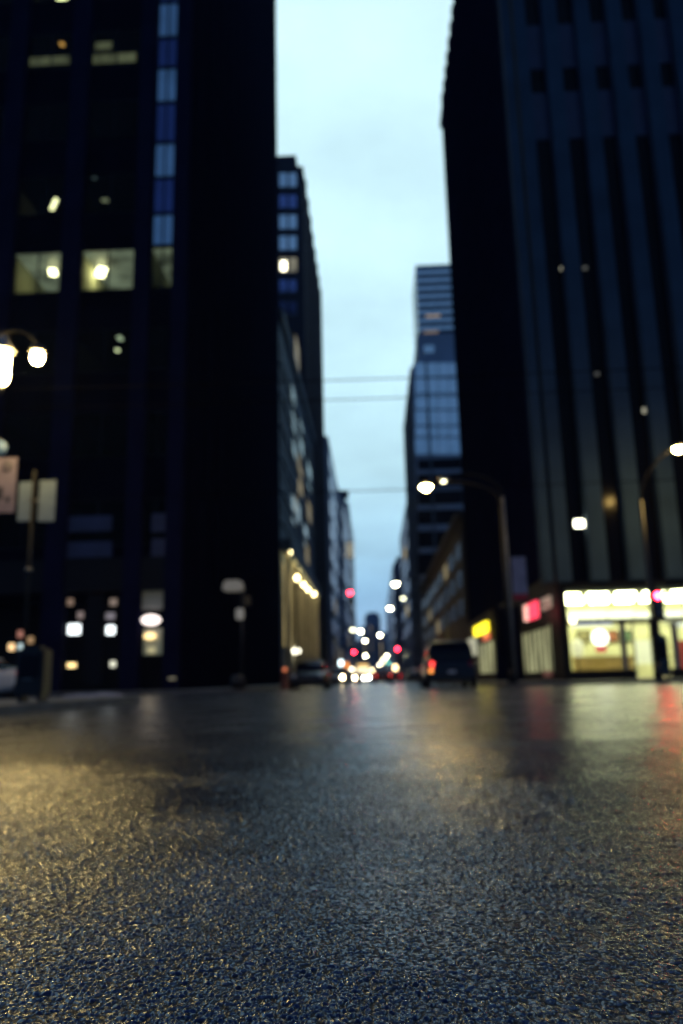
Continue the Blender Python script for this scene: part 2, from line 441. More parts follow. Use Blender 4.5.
# ribs on the street side, barely visible
for k in range(11):
    box('side_rib', M_granite, t, .0, .07, 1.6+k*4., 2.2+k*4., 6., TOP+1.)
bays = [(piers[1][1], piers[0][0]), (piers[2][1], piers[1][0]), (piers[3][1], piers[2][0]), (piers[4][1], piers[3][0])]
for bi, (a, b_) in enumerate(bays):
    for k, z in enumerate(floors[:-1]):
        if bi == 0 and z > zf0+1:      # corner bay: mirror panes, alternately deep and pale blue
            continue
        w = box('window', M_opane, t, a, b_, .40, .42, z, z+WH)
        MB().lattice([a, a+.07, (a+b_)/2-.04, (a+b_)/2+.04, b_-.07, b_], [z, z+.05, z+WH-.05, z+WH], .37, .46).build('frame', M_bronze, w)
a, b_ = bays[0]
edges_y = [-30, 3, 38, 68, 103, 143, 178, 214, 246]
for k in range(len(edges_y)-1):
    z1, z0 = atY(165, edges_y[k], YB+.3).z, atY(165, edges_y[k+1], YB+.3).z
    w = box('window', M_strip if k % 2 == 1 else M_strip2, t, a+.05, b_, .28, .36, z0+.03, z1-.03)
    MB().lattice([a+.05, a+.13, (a+b_)/2+.0, (a+b_)/2+.07, b_-.08, b_], [z0+.03, z0+.09, z1-.09, z1-.03], .22, .277).build('frame', M_bronze, w)
z0 = atY(165, -30, YB).z
for k in range(8):
    box('window', M_strip if k % 2 else M_strip2, t, a+.05, b_, .28, .36, z0+k*1.9+.03, z0+k*1.9+1.87)
# lit rooms
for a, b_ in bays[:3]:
    box('room_ceiling', E_ceil, t, a+.02, b_-.02, .5, 7.5, zf0+WH-.04, zf0+WH-.004)  # ordinary ceiling that glows itself in place of bounced lamplight
    box('room_side_wall', M_wallw, t, a-.14, a-.02, .76, 7.49, zf0+.01, zf0+WH-.045)
    box('room_wall', M_wallw, t, a-.2, b_+.2, 7.5, 7.6, zf0+.01, zf0+WH-.005)
def ceil_lamp(px, py, w, d, m=E_officeL, rot=0., drop=0.):
    """a fixture on the ceiling of the room seen at this place of the facade"""
    q = atY(px, py, YB+.42)
    k = max(i for i, z in enumerate(floors) if z <= q.z+.02)
    zc = floors[k]+WH-drop
    dr = ray(px, py); f = (zc-.05-H)/dr.z
    p = Vector((0, 0, H))+dr*f
    dy = min(max(p.y-YB, .7), 7.8)
    p = atY(px, py, YB+dy)
    o = box('ceiling_light', m, t, -w/2, w/2, -d/2, d/2, -.06, .02)
    o.location = (p.x-T.x, dy, min(p.z, zc-.03)); o.rotation_euler = (0, 0, rot)
    return o
ceil_lamp(101, 272, .5, 1.1, rot=.5, drop=.3)
ceil_lamp(53, 272, .42, .7, rot=.3, drop=.3)
ceil_lamp(14, 289, .42, .7, rot=.3, drop=.3)
ceil_lamp(153, 273, .3, .5, drop=.3)
ceil_lamp(54, 204, .22, 1.3, rot=.6, m=emat('office_tube_low', (1., .95, .65), 7))
ceil_lamp(14, 206, .15, .4, m=emat('office_tube_dim', (.9, .95, .75), 1.2))
ceil_lamp(105, 200, .4, .25, m=emat('office_tube_dim2', (.9, .95, .75), .5))
ceil_lamp(95, 167, .2, .2, m=emat('office_tube_dim3', (.5, .7, .95), .2))
ceil_lamp(31, 1, .8, .5, rot=.2, m=E_lampD); ceil_lamp(63, 1, .7, .5, m=E_lampD)
ceil_lamp(120, 338, .25, .45, m=emat('lamp_pale', (.8, .95, .8), 1.5)); ceil_lamp(117.5, 350, .2, .25, m=emat('lamp_pale2', (.9, .95, .7), 4))
ceil_lamp(62, 44, .25, .25, m=emat('amber_low', (1., .5, .15), 2))
ceil_lamp(163, 4, .6, .5, m=E_lampD)
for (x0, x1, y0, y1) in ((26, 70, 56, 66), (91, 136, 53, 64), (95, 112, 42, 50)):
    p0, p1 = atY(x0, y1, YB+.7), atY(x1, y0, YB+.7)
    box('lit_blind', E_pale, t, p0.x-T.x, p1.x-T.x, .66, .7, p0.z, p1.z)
# street level of the left tower
zg = 7.2
box('fascia', M_bronze, t, px_x(-90,420), -.03, .1, .6, zg, floors[0]-(FH-WH))
box('shop_back_wall', M_bronze, t, px_x(-90,420), -.55, 5.5, 5.7, .15, zg)
def lb(name, m, x0, x1, y0, y1, d=1.0):
    p0, p1 = atY(x0, y1, YB+d), atY(x1, y0, YB+d)
    return box(name, m, t, p0.x-T.x, p1.x-T.x, d, d+.12, p0.z, p1.z, .02)
lb('lightbox', E_white, 67.5, 80, 624, 634.5); lb('lightbox', E_white, 106, 114.5, 625.5, 634.5)
lb('lightbox', E_yel, 67, 75.5, 663, 667.5)
lb('lightbox', emat('small_lamp', (.9, .9, .7), 1.2), 110, 115, 661, 667)
for (x, y, c, w) in ((69, 602, (.6, .4, .28), 8), (100, 598, (.8, .4, .25), 8), (113, 602, (.6, .45, .35), 7), (80, 615, (.6, .45, .4), 6), (110, 616, (.5, .45, .5), 9)):
    lb('painted_reflection', emat('dim_reflection_%d' % x, c, .35), x-w/2, x+w/2, y-3.5, y+3.5, .8)  # small reflections above the shop fronts, painted in as faint glow
lb('lightbox', emat('dim_green_panel', (.5, .6, .4), .03), 141, 163, 590, 610, .6)
lb('lightbox', emat('dim_green_panel2', (.5, .6, .4), .1), 143, 162, 628, 655, .7)
p = atY(151, 620, YB+.3)
o = MB().lathe([(0, -.12), (.9, -.12), (1, -.08), (1, .08), (.9, .12), (0, .12)], axis='Y', n=32).build('oval_sign', E_oval, t)
o.location = (p.x-T.x, .3, p.z); o.scale = (.5, 1, .27)
p = atY(150, 636, YB+.5)
o = MB().lathe([(0, -.1), (.9, -.1), (1, 0), (.9, .1), (0, .1)], axis='Y', n=24).build('lamp', E_yel, t)
o.location = (p.x-T.x, .5, p.z); o.scale = (.33, 1, .17)
lb('lamp', emat('dim_lamp_pair', (.9, .8, .4), .5), 147, 155, 647, 653, .5)
lb('step_light', emat('dim_step_light', (.8, .7, .4), .25), 168, 176, 677, 680, -.06)
lb('entrance_pillar', M_bronze, 84, 103, 594, 686, .4)
for x in (62, 86, 102, 118):
    lb('mullion', M_bronze, x-.8, x+.8, 590, 688, .45)
for x0, x1, y in ((0, 30, 640), (0, 30, 625)):
    pass
for (x, y, c, s) in ((11, 647, (1., .65, .3), 1.6), (21, 647, (.7, .9, .9), 1.0), (20, 634, (1., .4, .25), .35), (30, 640, (1., .6, .25), .35), (3, 552, (.3, .5, .8), .05), (4, 582, (.4, .7, .8), .25), (34, 571, (.5, .7, .7), .5)):
    lb('shop_lamp', emat('shop_lamp_%d_%d' % (x, y), c, s), x-3, x+3, y-3.5, y+3.5, .9)
for (x0, x1, y0, y1) in ((66, 112, 515, 532), (66, 112, 541, 558), (151, 168, 513, 532), (151, 168, 538, 560)):
    lb('spandrel', M_spandrel, x0, x1, y0, y1, .3)  # right pair is navy painted in for pale blue reflections

# --- generic facade tools
def win(t, X0, X1, Y0, Y1, z0, z1, m): return box('window', m, t, X0, X1, Y0, Y1, z0, z1)

# --- right ribbed tower with the corner shop
t = thing('ribbed_tower', 'tall dark tower with pale vertical ribs above the bright corner shop', 'office building', (XR, YB, 0))
T = t.location.copy()
HR = atX(442, 106, XR).z
YE = atX(442, 106, XR).y*1.04
zs = atY(620, 587, YB).z                    # underside of the ribs = top of the shop front
fx = lambda px, py=440: atY(px, py, YB-.4).x - T.x
ribs = [(fx(533.5), fx(543)), (fx(547), fx(561)), (fx(580), fx(597)), (fx(617), fx(634)), (fx(653), fx(670))]
pitch = ribs[4][0]-ribs[3][0]
for k in range(1, 9): ribs.append((ribs[4][0]+pitch*k, ribs[4][1]+pitch*k))
for a, b_ in ribs:
    box('rib', M_pier, t, a, b_, -.4, .5, zs+.3, HR, .03)
XEND = ribs[-1][1]
box('fascia', M_bronze, t, .05, XEND, -.2, .5, zs, zs+.3)
gaps = [(ribs[i][1], ribs[i+1][0]) for i in range(1, len(ribs)-1)]
for a, b_ in gaps:
    box('glazing', M_dglass, t, a, b_, .30, .34, zs+.3, HR)
    for y0, y1 in ((22, 66), (90, 137)):
        z1, z0 = atY(600, y0, YB+.2).z, atY(600, y1, YB+.2).z
        box('spandrel', M_spandrel, t, a, b_, .2, .29, z0, z1)
box('wall', M_granite, t, .25, XEND, .5, 8.6, zs+.02, HR-.5)
box('rear_wall', M_granite, t, .25, XEND, 8.6, YE-YB, .15, HR-.5)
box('parapet', M_conc_dark, t, 0, XEND, .0, YE-YB, HR-.5, HR+.3)
for k in range(int((YE-YB-1.5)/2)):          # ribs along the side street
    y = .9+k*2.0
    box('side_rib', M_conc_dark, t, -.08, .25, y, y+.8, zs+1., HR+.9)
for (x, y, w, h, s) in ((581.5, 523.5, 13, 7.5, 9.), (563, 268.5, 5, 3, .5), (645, 410.5, 4, 5, .45), (597, 374, 4, 3, .06), (585, 268, 4, 3, .08)):
    p0, p1 = atY(x-w/2, y+h/2, YB+.25), atY(x+w/2, y-h/2, YB+.25)
    box('lit_window', emat('lit_window_%d' % x, (1., .97, .72), s), t, p0.x-T.x, p1.x-T.x, .22, .28, p0.z, p1.z)
# corner shop: a real room
sx0 = atY(569, 640, YB).x-T.x; sx1 = XEND
yb = 8.4
box('shop_floor', M_floor, t, .3, sx1, .3, yb, .13, .17)
box('shop_ceiling', M_ceil, t, .3, sx1, .5, yb, zs-.12, zs-.005)
box('shop_back_wall', M_wallw, t, .3, sx1, yb, yb+.15, .17, zs-.12)
box('shop_side_wall', M_wallw, t, sx0-.25, sx0-.1, .6, yb, .17, zs-.12)
box('corner_pillar', M_bronze, t, -.05, sx0-.02, -.15, .6, .15, zs+.1)
cols = [sx0+.15+1.5*k for k in range(8)]
for k, x in enumerate(cols):
    for y in (1.6, 4.2, 6.8):
        lit = box('ceiling_light', E_tube, t, x, x+1.0, y, y+.35, zs-.20, zs-.13)
# glow boards added on the back wall to brighten the upper band
for (x0, x1, y0, y1, m) in ((569, 606, 611, 622, E_bandglow), (609, 633, 611, 622, E_bandglow), (636, 650, 612, 622, E_bandglow), (662, 683, 611, 622, E_bandglow), (690, 720, 611, 622, E_bandglow)):
    p0, p1 = atY(x0, y1, YB+yb-.3), atY(x1, y0, YB+yb-.3)
    box('added_glow_board', m, t, p0.x-T.x, p1.x-T.x, yb-.3, yb-.2, p0.z, p1.z)
zt = atY(620, 620.5, YB).z
def sb(name, m, x0, x1, y0, y1, d0=0., d1=.1, lab=None):
    p0, p1 = atY(x0, y1, YB+d0), atY(x1, y0, YB+d0)
    return box(name, m, t, p0.x-T.x, p1.x-T.x, d0, d1, p0.z, p1.z)
box('transom', M_bronze, t, sx0-.02, sx1, -.04, .14, zt-.11, zt+.11)
zk = atY(600, 670, YB).z
box('plinth', M_bronze, t, sx0-.02, atY(635, 670, YB).x-T.x, -.06, .3, .15, zk)
box('plinth', M_bronze, t, atY(672, 670, YB).x-T.x, sx1, -.06, .3, .15, zk)
pd0, pd1 = atY(635.5, 660, YB).x-T.x, atY(655, 660, YB).x-T.x
for a, b_, nm in ((sx0, pd0, 'window'), (pd1+.1, sx1, 'window')):
    box(nm, M_pane, t, a, b_, .08, .095, zk, zt-.11)
box('door', M_pane, t, pd0+.08, pd1-.08, .1, .12, .2, zt-.11)
box('door_frame', M_greymetal, t, pd0, pd0+.07, .05, .2, .15, zt-.11); box('door_frame', M_bronze, t, pd1-.07, pd1+.09, .05, .2, .15, zt-.11)
xs = [sx0, atY(655, 600, YB).x-T.x, atY(683, 600, YB).x-T.x+.6, sx1]
for a, b_ in zip(xs, xs[1:]):
    box('transom_window', M_pane, t, a+.04, b_-.04, .08, .095, zt+.11, zs-.01)
    box('mullion', M_bronze, t, b_-.09, b_+.09, -.03, .16, zk, zs)
for x in (624, 676):
    sb('mullion', M_greymetal, x-.6, x+.6, 622, 671, .03, .1)
# fluorescent valance under the transom
sb('valance_light', emat('valance_blue', (.75, .75, 1.), 1.1), 572, 612, 623.0, 626.5, 1.2, 1.3)
sb('valance_light', emat('valance_blue2', (.75, .75, 1.), 1.1), 672, 690, 623.0, 626.5, 1.2, 1.3)
sb('wall_lamp', emat('corner_bulb', (1., .85, .45), 12), 570.5, 575, 618, 622.5, -.12, -.05)
sb('added_glow_board', emat('added_door_glow', (1., .95, .62), .9), 637, 653, 640, 664, 5.5, 5.6)  # glowing panel added inside to brighten the doorway
sb('wall_panel', mat('red_panel', (.4, .05, .04), .6), 680, 694, 640, 672, 4.5, 4.6)
sb('shelf', M_wood, 576, 633, 643.5, 645, 7.2, 7.6)
# side street shop windows, plane X = XR
def side(name, m, x0, x1, y0, y1, out=.0, th=.08):
    c = (x0+x1)/2
    a, b_ = atX(x1, (y0+y1)/2, XR-out).y-YB, atX(x0, (y0+y1)/2, XR-out).y-YB
    z0, z1 = atX(c, y1, XR-out).z, atX(c, y0, XR-out).z
    return box(name, m, t, -out-th, -out, a, b_, z0, z1, .01), a, b_, z0, z1
box('side_base', M_bronze, t, .0, .25, .62, YE-YB, .15, zs+1.)
for (x0, x1, y0, y1, nn) in ((524, 552, 628, 672, 6), (480, 495, 641, 673, 4)):
    w, a, b_, z0, z1 = side('shop_window', E_shopw, x0, x1, y0, y1, .0, .05)
    mb = MB()
    for k in range(nn+1):
        yy = a+(b_-a)*k/nn; mb.box(-.12, -.051, yy-.06, yy+.06, z0, z1)
    mb.box(-.12, -.052, a, b_, z1-.12, z1+.1)
    mb.build('frame', M_bronze, w)
s_, a, b_, z0, z1 = side('neon_sign', E_signr, 530.5, 539, 602, 619, .9, .15)
box('bracket', M_black, s_, -.9, -.0, (a+b_)/2-.05, (a+b_)/2+.05, z1-.2, z1-.1)
side('neon_sign', E_signp, 526.5, 529.5, 605, 621, .88, .15)
s_, a, b_, z0, z1 = side('yellow_sign', E_signy, 476, 489, 624, 634, 1.0, .2)
box('bracket', M_black, s_, -1., 0, (a+b_)/2-.05, (a+b_)/2+.05, z1-.3, z1-.15)
side('neon_sign', emat('neon_dim_red', (1., .08, .1), .8), 484, 490, 633, 640, .6, .1)
side('wall_light', emat('pale_side_lamp', (1., .9, .65), .2), 542.5, 552, 597, 609, .05, .1)
side('wall_light', emat('pale_side_lamp2', (.9, .9, .65), .45), 469, 477, 639, 656, .5, .4)
side('wall_light', emat('red_floor_lamp', (.9, .15, .12), .08), 545, 552, 671, 677, .05, .1)
for x in (500, 508, 518): side('side_pillar', M_conc_dark, x-2, x+1.5, 606, 684, .02, .3)

def block(name, label, cat, X0, X1, Y0, Y1, h, m, mroof=None):
    xs_, ys_ = (X0, X1), (Y0, Y1)
    base = X1 if X1 < 0 else X0
    t = thing(name, label, cat, (base, Y0, 0))
    box('wall', m, t, X0-base, X1-base, 0, Y1-Y0, .1, h)
    return t, base
# --- left row
YS = YL+.4
hB = atY(284, 318, YS).z
t, b0 = block('stone_bank_building', 'older stone building with gold lit columns just beyond the left corner tower', 'building', -40, XL, YS, 141, hB, M_limestone)
box('cornice', M_limestone, t, -29, .6, -.3, 51.9, hB, hB+1.2)
zc0, zc1 = 1.2, atX(302, 580, XL).z
box('added_column_strip', emat('column_strip_glow', (1., .84, .42), 24.), t, 1.03, 1.15, 1, 50, zc1-.08, zc1-.005)  # unseen glowing strip added to brighten the columns from above
box('strip_shield', M_limestone, t, 1.2, 1.3, .5, 51, zc1-.38, zc1+.5)  # lip added to hide the glowing strip from the camera
box('ledge', M_limestone, t, 0.02, 1.2, .5, 51, zc1, zc1+1.4)
for k in range(8):
    y = 2.+k*6.9
    MB().lathe([(.42, 0), (.33, .5), (.3, zc1*.6), (.27, zc1-.6), (.34, zc1-.2)], (.55, y, .1), 16).build('column', M_warmstone, t)
for k in range(7):
    y0_, y1_ = 2.9+k*6.9, 8.+k*6.9
    w = box('window', E_gold, t, .02, .08, y0_, y1_, 4.4, zc1-1.)  # added glow panel standing in for the lit wall between columns
    MB().box(.081, .16, (y0_+y1_)/2-.1, (y0_+y1_)/2+.1, 4.4, zc1-1).build('frame', M_bronze, w)
for fl in range(6):
    zf_ = zc1+4.5+fl*(hB-zc1-5)/6
    box('string_course', M_limestone, t, .01, .25, .3, 51.5, zf_-1.3, zf_-1.)
    for k in range(9):
        y0_ = 1.6+k*5.5
        win(t, .01, .05, y0_, y0_+2.8, zf_, zf_+(hB-zc1-5)/6*.55, E_gold2 if (fl*9+k) in (12, 22, 31) else M_bankglass)
for (x, y) in ((297, 578), (303.5, 585), (308, 589), (314, 594)):
    p = atX(x, y, XL+1.6)
    l_ = MB().lathe([(.1, -.3), (.22, -.2), (.24, .15), (.1, .3)], (p.x-b0, p.y-YS, p.z), 12).build('lantern', emat('bank_lantern', (1., .82, .4), 12), t)
    MB().cyl((p.x-b0, p.y-YS, p.z+.3), (.1, p.y-YS, p.z+.5), .05).build('bracket', M_black, l_)
for (x, y0, y1, m) in ((292.5, 556, 577, E_gold), (300.5, 472, 489, E_gold2), (309, 505, 519, E_gold2), (301, 567, 577, E_gold), (307, 548, 562, E_gold2), (298, 505, 520, M_dglass), (305.5, 530, 545, M_dglass), (293, 500, 520, M_dglass), (294, 430, 452, M_dglass), (301, 430, 450, M_dglass), (293, 395, 415, M_dglass), (309, 470, 484, M_dglass), (297, 350, 378, E_gold2)):
    p0, p1 = atX(x-1.6, y1, XL), atX(x+1.6, y0, XL)
    win(t, .02, .06, p0.y-YS, p1.y-YS, p0.z, max(p1.z, p0.z+2), m)
p = atX(290.5, 650, XL+.6)
MB().lathe([(.2, -.3), (.45, -.1), (.45, .15), (.15, .35)], (p.x-b0+.3, p.y-YS+4, p.z), 12).build('lantern', emat('pale_lantern', (1., .95, .75), 6), t)

X2 = -13.1
p = atY(303, 166, 141.6); X2 = p.x; h2 = p.z
far2 = atX(321.5, 292, X2)
t, b0 = block('dark_brick_tower', 'tall dark tower with pairs of blue windows, behind the stone building', 'building', -48, X2, 141.6, far2.y, h2, M_brick)
pp = atY(296, 155, 141.9)
box('penthouse', M_brick, t, -30, pp.x-b0, .3, 22, h2-.1, pp.z)
for i, (y0, y1) in enumerate(((173, 187), (195, 208), (215, 229), (236, 250), (258, 272), (280, 292), (302, 314))):
    for j, (x0, x1) in enumerate(((271, 277), (279.5, 287), (289, 296.5))):
        p0, p1 = atY(x0, y1, 141.6), atY(x1, y0, 141.6)
        m = M_bglass if i in (0, 3, 2) else M_bglass2
        if i == 4: m = lit_window_mat('pale_lit_window_%d' % j, (.9, .85, .6), .3)
        if i >= 5: m = M_bglass2
        w = win(t, p0.x-b0, p1.x-b0, -.06, .0, p0.z, p1.z, m)
        box('sill', M_limestone, w, p0.x-b0-.1, p1.x-b0+.1, -.2, -.0, p0.z-.25, p0.z-.05)
p0, p1 = atY(281, 270, 141.3), atY(286, 261, 141.3)
box('lamp', emat('tower_window_lamp', (1., .93, .65), 7), t, p0.x-b0, p1.x-b0, -.2, -.1, p0.z, p1.z)
for k in range(8):
    y_ = 3+k*(far2.y-141.6-4)/8
    box('side_pilaster', M_brick, t, 0, .35, y_, y_+1.2, .1, h2-1.)

def tower(name, label, X0, X1, Y0, Y1, h, m, wm, nfl, ny, face='side', cap=True, lit=(), litm=None, cat='building'):
    t, b0 = block(name, label, cat, X0, X1, Y0, Y1, h, m)
    sgn = 1 if X1 < 0 else -1
    D = Y1-Y0
    fl = (h-8)/nfl
    k = 0
    for i in range(nfl):
        for j in range(ny):
            y0_, y1_ = D*(j+.2)/ny, D*(j+.8)/ny
            z0_ = 7+i*fl
            mm = litm if k in lit else wm
            win(t, sgn*.02, sgn*.07, y0_, y1_, z0_, z0_+fl*.6, mm); k += 1
    if cap: box('roof_plant', m, t, -sgn*1.5, -sgn*9, 2, D*.6, h, h+3)
    return t, b0
n_ = atX(328, 436, -12.); f_ = atX(338, 488, -12.)
tower('blue_glass_tower', 'blue grey tower with long glass strips, on the left behind the dark tower', -40, -12., n_.y, f_.y, n_.z, M_bluecon, M_bglass2, 9, 4, lit=(3, 9), litm=E_gold2)
n2 = atX(343, 494, -10.6)
t, b0 = tower('grey_office_block', 'grey block with flat roof slab and a lit sign, left side of the street', -40, -10.6, f_.y+4, f_.y+70, atX(342, 492, -10.6).z, M_bluecon, M_bglass2, 8, 4, lit=(6,), litm=E_gold2)
hb = atX(342, 492, -10.6).z
box('roof_slab', M_brick, t, -8, 2.2, 3, 12, hb+.02, hb+1.6)
tower('distant_pale_block', 'pale distant block at the far left end of the street', -40, -10.2, f_.y+74, f_.y+180, atX(350.5, 517, -10.2).z, M_bluecon, M_dglass, 8, 5)
# blade signs on the far left row
tb = atX(350, 550, -9.0)
t = thing('vertical_blade_sign', 'pale lit vertical sign of two stacked rings, far up the left side', 'sign', tb)
box('sign_panel', M_black, t, -.9, .9, .1, .4, -4.2, 4.2)
for s_ in (-1.7, 1.7):
    MB().lathe([(1.1, -.1), (1.5, -.1), (1.5, .1), (1.1, .1), (1.1, -.1)], (.0, 0, s_), 20, 'Y').build('lit_ring', emat('ring_glow', (1., .9, .6), .8), t)
box('bracket', M_black, t, -1.8, -.8, .1, .4, -.3, .3)

# --- right row
n_ = atX(450, 538, XR)
t, b0 = tower('low_brown_building', 'low brown stone building between the ribbed tower and the glass tower', XR+.02, 40, YE+.5, atX(415, 450, XR).y-1, atX(449, 540, XR).z, M_brown, M_dglass, 3, 9, lit=(4, 15, 20), litm=E_gold2)
box('cornice', M_brown, t, -.5, 30, -.0, atX(415, 450, XR).y-YE-1.5, atX(449, 540, XR).z, atX(449, 540, XR).z+.7)
Yg = 191.
g0 = atX(415, 450, XR).y; Yg = g0
ge = atX(405.5, 470, XR).y
hg = atY(415, 357, Yg).z
t, b0 = block('glass_tower', 'sky blue glass tower showing right of the gap at the end of the street', 'office building', XR, 45, Yg, ge, hg-2, M_palecon)
edges = [414.8, 427, 438, 449, 460]
rows = [362, 378, 394, 410, 426, 437.5, 455.5]
for i in range(len(rows)-1):
    for j in range(len(edges)-1):
        p0, p1 = atY(edges[j], rows[i+1], Yg), atY(edges[j+1], rows[i], Yg)
        box('window', M_bglass, t, p0.x-b0+.15, p1.x-b0-.15, -.1, 0, p0.z+.15, p1.z-.15)
for i, (y0, y1) in enumerate(((458, 470), (473, 487), (490, 505), (509, 525), (530, 548), (552, 575))):
    p0, p1 = atY(416, y1, Yg), atY(462, y0, Yg)
    box('window', M_dglass, t, p0.x-b0+.4, p1.x-b0, -.1, 0, p0.z, p1.z)
for i, y in enumerate((470, 520)):
    p0, p1 = atY(431, 640, Yg), atY(434, 345, Yg)
box('mullion', M_limestone, t, atY(431.5, 500, Yg).x-b0, atY(433.5, 500, Yg).x-b0, -.5, -.1, .1, hg-1)
p0, p1 = atY(418, 357, Yg+6), atY(447, 333, Yg+6)
box('roof_plant', M_palecon, t, p0.x-b0, 25, 6, 30, hg-2, p1.z)
p0, p1 = atY(424, 353, Yg+5.8), atY(434, 345, Yg+5.8)
box('window', M_bglass, t, p0.x-b0, p1.x-b0, 5.8, 6, p0.z, p1.z)
for k in range(10):
    box('side_fin', M_bluecon, t, -.3, 0, 2+k*(ge-Yg)/10.5, 3+k*(ge-Yg)/10.5, .1, hg-2)
p0, p1 = atY(417, 300, 322), atY(449, 264, 322)
t, b0 = block('striped_tower', 'slender tower with dark horizontal bands rising above the glass tower', 'office building', p0.x, p0.x+34, 322, 350, p1.z, M_bglass)
b_x0 = p0.x
for i in range(12):
    y0 = 266+i*8.0
    z1, z0 = atY(430, y0, 322).z, atY(430, y0+4.2, 322).z
    w = box('window', M_dglass, t, .3, 30, -.12, 0, z0, z1)
    if i in (6, 8):
        q0, q1 = atY(426 if i == 6 else 424, y0+3.5, 322), atY(440 if i == 6 else 438, y0+.7, 322)
        box('lit_pane', emat('striped_lit_%d' % i, (1., .7, .3), .35 if i == 6 else .22), w, q0.x-b0, q1.x-b0, -.2, -.121, q0.z, q1.z)
    box('side_band', M_dglass, t, -.1, 0, .5, 27, z0, z1)
tower('blue_side_tower', 'bluish tower with lit windows left of the glass tower foot', XR, 15, ge+2, ge+60, atX(403, 521, XR).z, M_bluecon, M_bglass2, 7, 4, lit=(9, 21), litm=E_gold)
tower('distant_right_block', 'distant blue grey block at the far right end of the street', XR, 40, 352, 600, atX(396, 545, XR).z, M_bluecon, M_bglass2, 7, 6)
# far end
for (x0, x1, yt, Y, nm, lab) in ((362, 371, 626, 700, 'distant_end_block', 'lower left block closing the end of the street'), (366.5, 380, 612, 760, 'distant_end_tower', 'rounded dark tower closing the far end of the street'), (377, 390, 632, 720, 'distant_end_block', 'low wide block closing the street on the right'), (340, 364, 640, 730, 'distant_end_block', 'dark low block at the far end behind the left lamps')):
    p0, p1 = atY(x0, 680, Y), atY(x1, yt, Y)
    t = thing(nm, lab, 'building', ((p0.x+p1.x)/2, Y, 0)); w = (p1.x-p0.x)/2
    box('wall', M_bluecon, t, -w, w, 0, 30, 0, p1.z-3)
    box('roof_step', M_bluecon, t, -w*.7, w*.7, 2, 26, p1.z-3, p1.z)
    for k in range(4):
        box('window', E_gold2 if k == 1 else M_dglass, t, -w*.8+k*w*.4, -w*.8+k*w*.4+w*.25, -.2, 0, p1.z*.4, p1.z*.8)

# things inside the corner shop
def pos(px, py, dy): return atY(px, py, YB+dy)
p0, p1 = pos(576, 673, 4.2), pos(633, 656, 4.2)
t = thing('shop_counter', 'long honey brown wooden counter behind the shop window', 'counter', ((p0.x+p1.x)/2, YB+4.2, .17))
w_ = (p1.x-p0.x)/2
box('front_panel', M_wood, t, -w_, w_, 0, .06, 0, p1.z-.22)
box('countertop', M_wood, t, -w_-.05, w_+.05, -.06, .7, p1.z-.219, p1.z-.16, .01)
box('cabinet', M_wood, t, -w_, w_, .061, .6, .02, p1.z-.225)
p = pos(600, 637.5, .6)
t = thing('hanging_sign', 'round white lit sign with red lower part hanging in the shop window', 'sign', p)
MB().lathe([(0, -.06), (.40, -.06), (.42, -.03), (.42, .03), (.40, .06), (0, .06)], (0, 0, 0), 28, 'Y').build('disc', E_blind, t)
box('red_panel', emat('red_sign_panel', (1., .07, .10), .9), t, -.27, .27, -.05, .05, -.75, -.40, .04)
MB().cyl((0, 0, .42), (0, 0, zs-.13-p.z), .012).build('hanger', M_black, t)
p = pos(577, 647, 2.6)
t = thing('display_lamp', 'pale glowing lamp at the left end of the shop window', 'lamp', (p.x, p.y, .17))
MB().cyl((0, 0, 0), (0, 0, .05), .25).cyl((0, 0, .05), (0, 0, p.z-.6), .03).build('stand', M_black, t)
MB().lathe([(.1, -.5), (.32, -.35), (.34, .2), (.15, .45)], (0, 0, p.z-.2), 16).build('lamp_shade', emat('shade_glow', (1., .9, .55), .9), t)
p0, p1 = pos(660, 665, 5), pos(676, 640, 5)
for k, (x0, x1, y0, y1, c) in enumerate(((578, 590, 630, 642, (.25, .22, .12)), (608, 618, 630, 642, (.3, .1, .05)), (621, 631, 630, 642, (.12, .2, .12)))):
    p0, p1 = pos(x0, y1, 8.2), pos(x1, y0, 8.2)
    pic = thing('wall_picture', ('brown framed picture on the shop back wall, left of the round sign', 'reddish framed picture on the shop back wall right of the round sign', 'greenish framed picture on the shop back wall nearest the door')[k], 'picture', ((p0.x+p1.x)/2, YB+8.3, p0.z))
    w_ = (p1.x-p0.x)/2; h_ = p1.z-p0.z
    MB().lattice([-w_, -w_+.06, w_-.06, w_], [0, .06, h_-.06, h_], -.05, .05).build('frame', M_bronze, pic)
    box('print', mat('picture_print_%d' % k, c, .5, var=.6, scale=4), pic, -w_+.061, w_-.061, -.01, .03, .061, h_-.061)
p0, p1 = pos(660, 665, 5), pos(676, 640, 5)
t = thing('display_shelf', 'dark shelf unit standing inside the shop right of the door', 'shelf', ((p0.x+p1.x)/2, YB+5, .17))
w_ = (p1.x-p0.x)/2
for s_ in (-1, 1): box('side_panel', M_bronze, t, s_*w_-.03, s_*w_+.03, 0, .4, 0, 1.9)
for k in range(4): box('shelf', M_wood, t, -w_+.031, w_-.031, 0, .4, .2+k*.5, .24+k*.5)
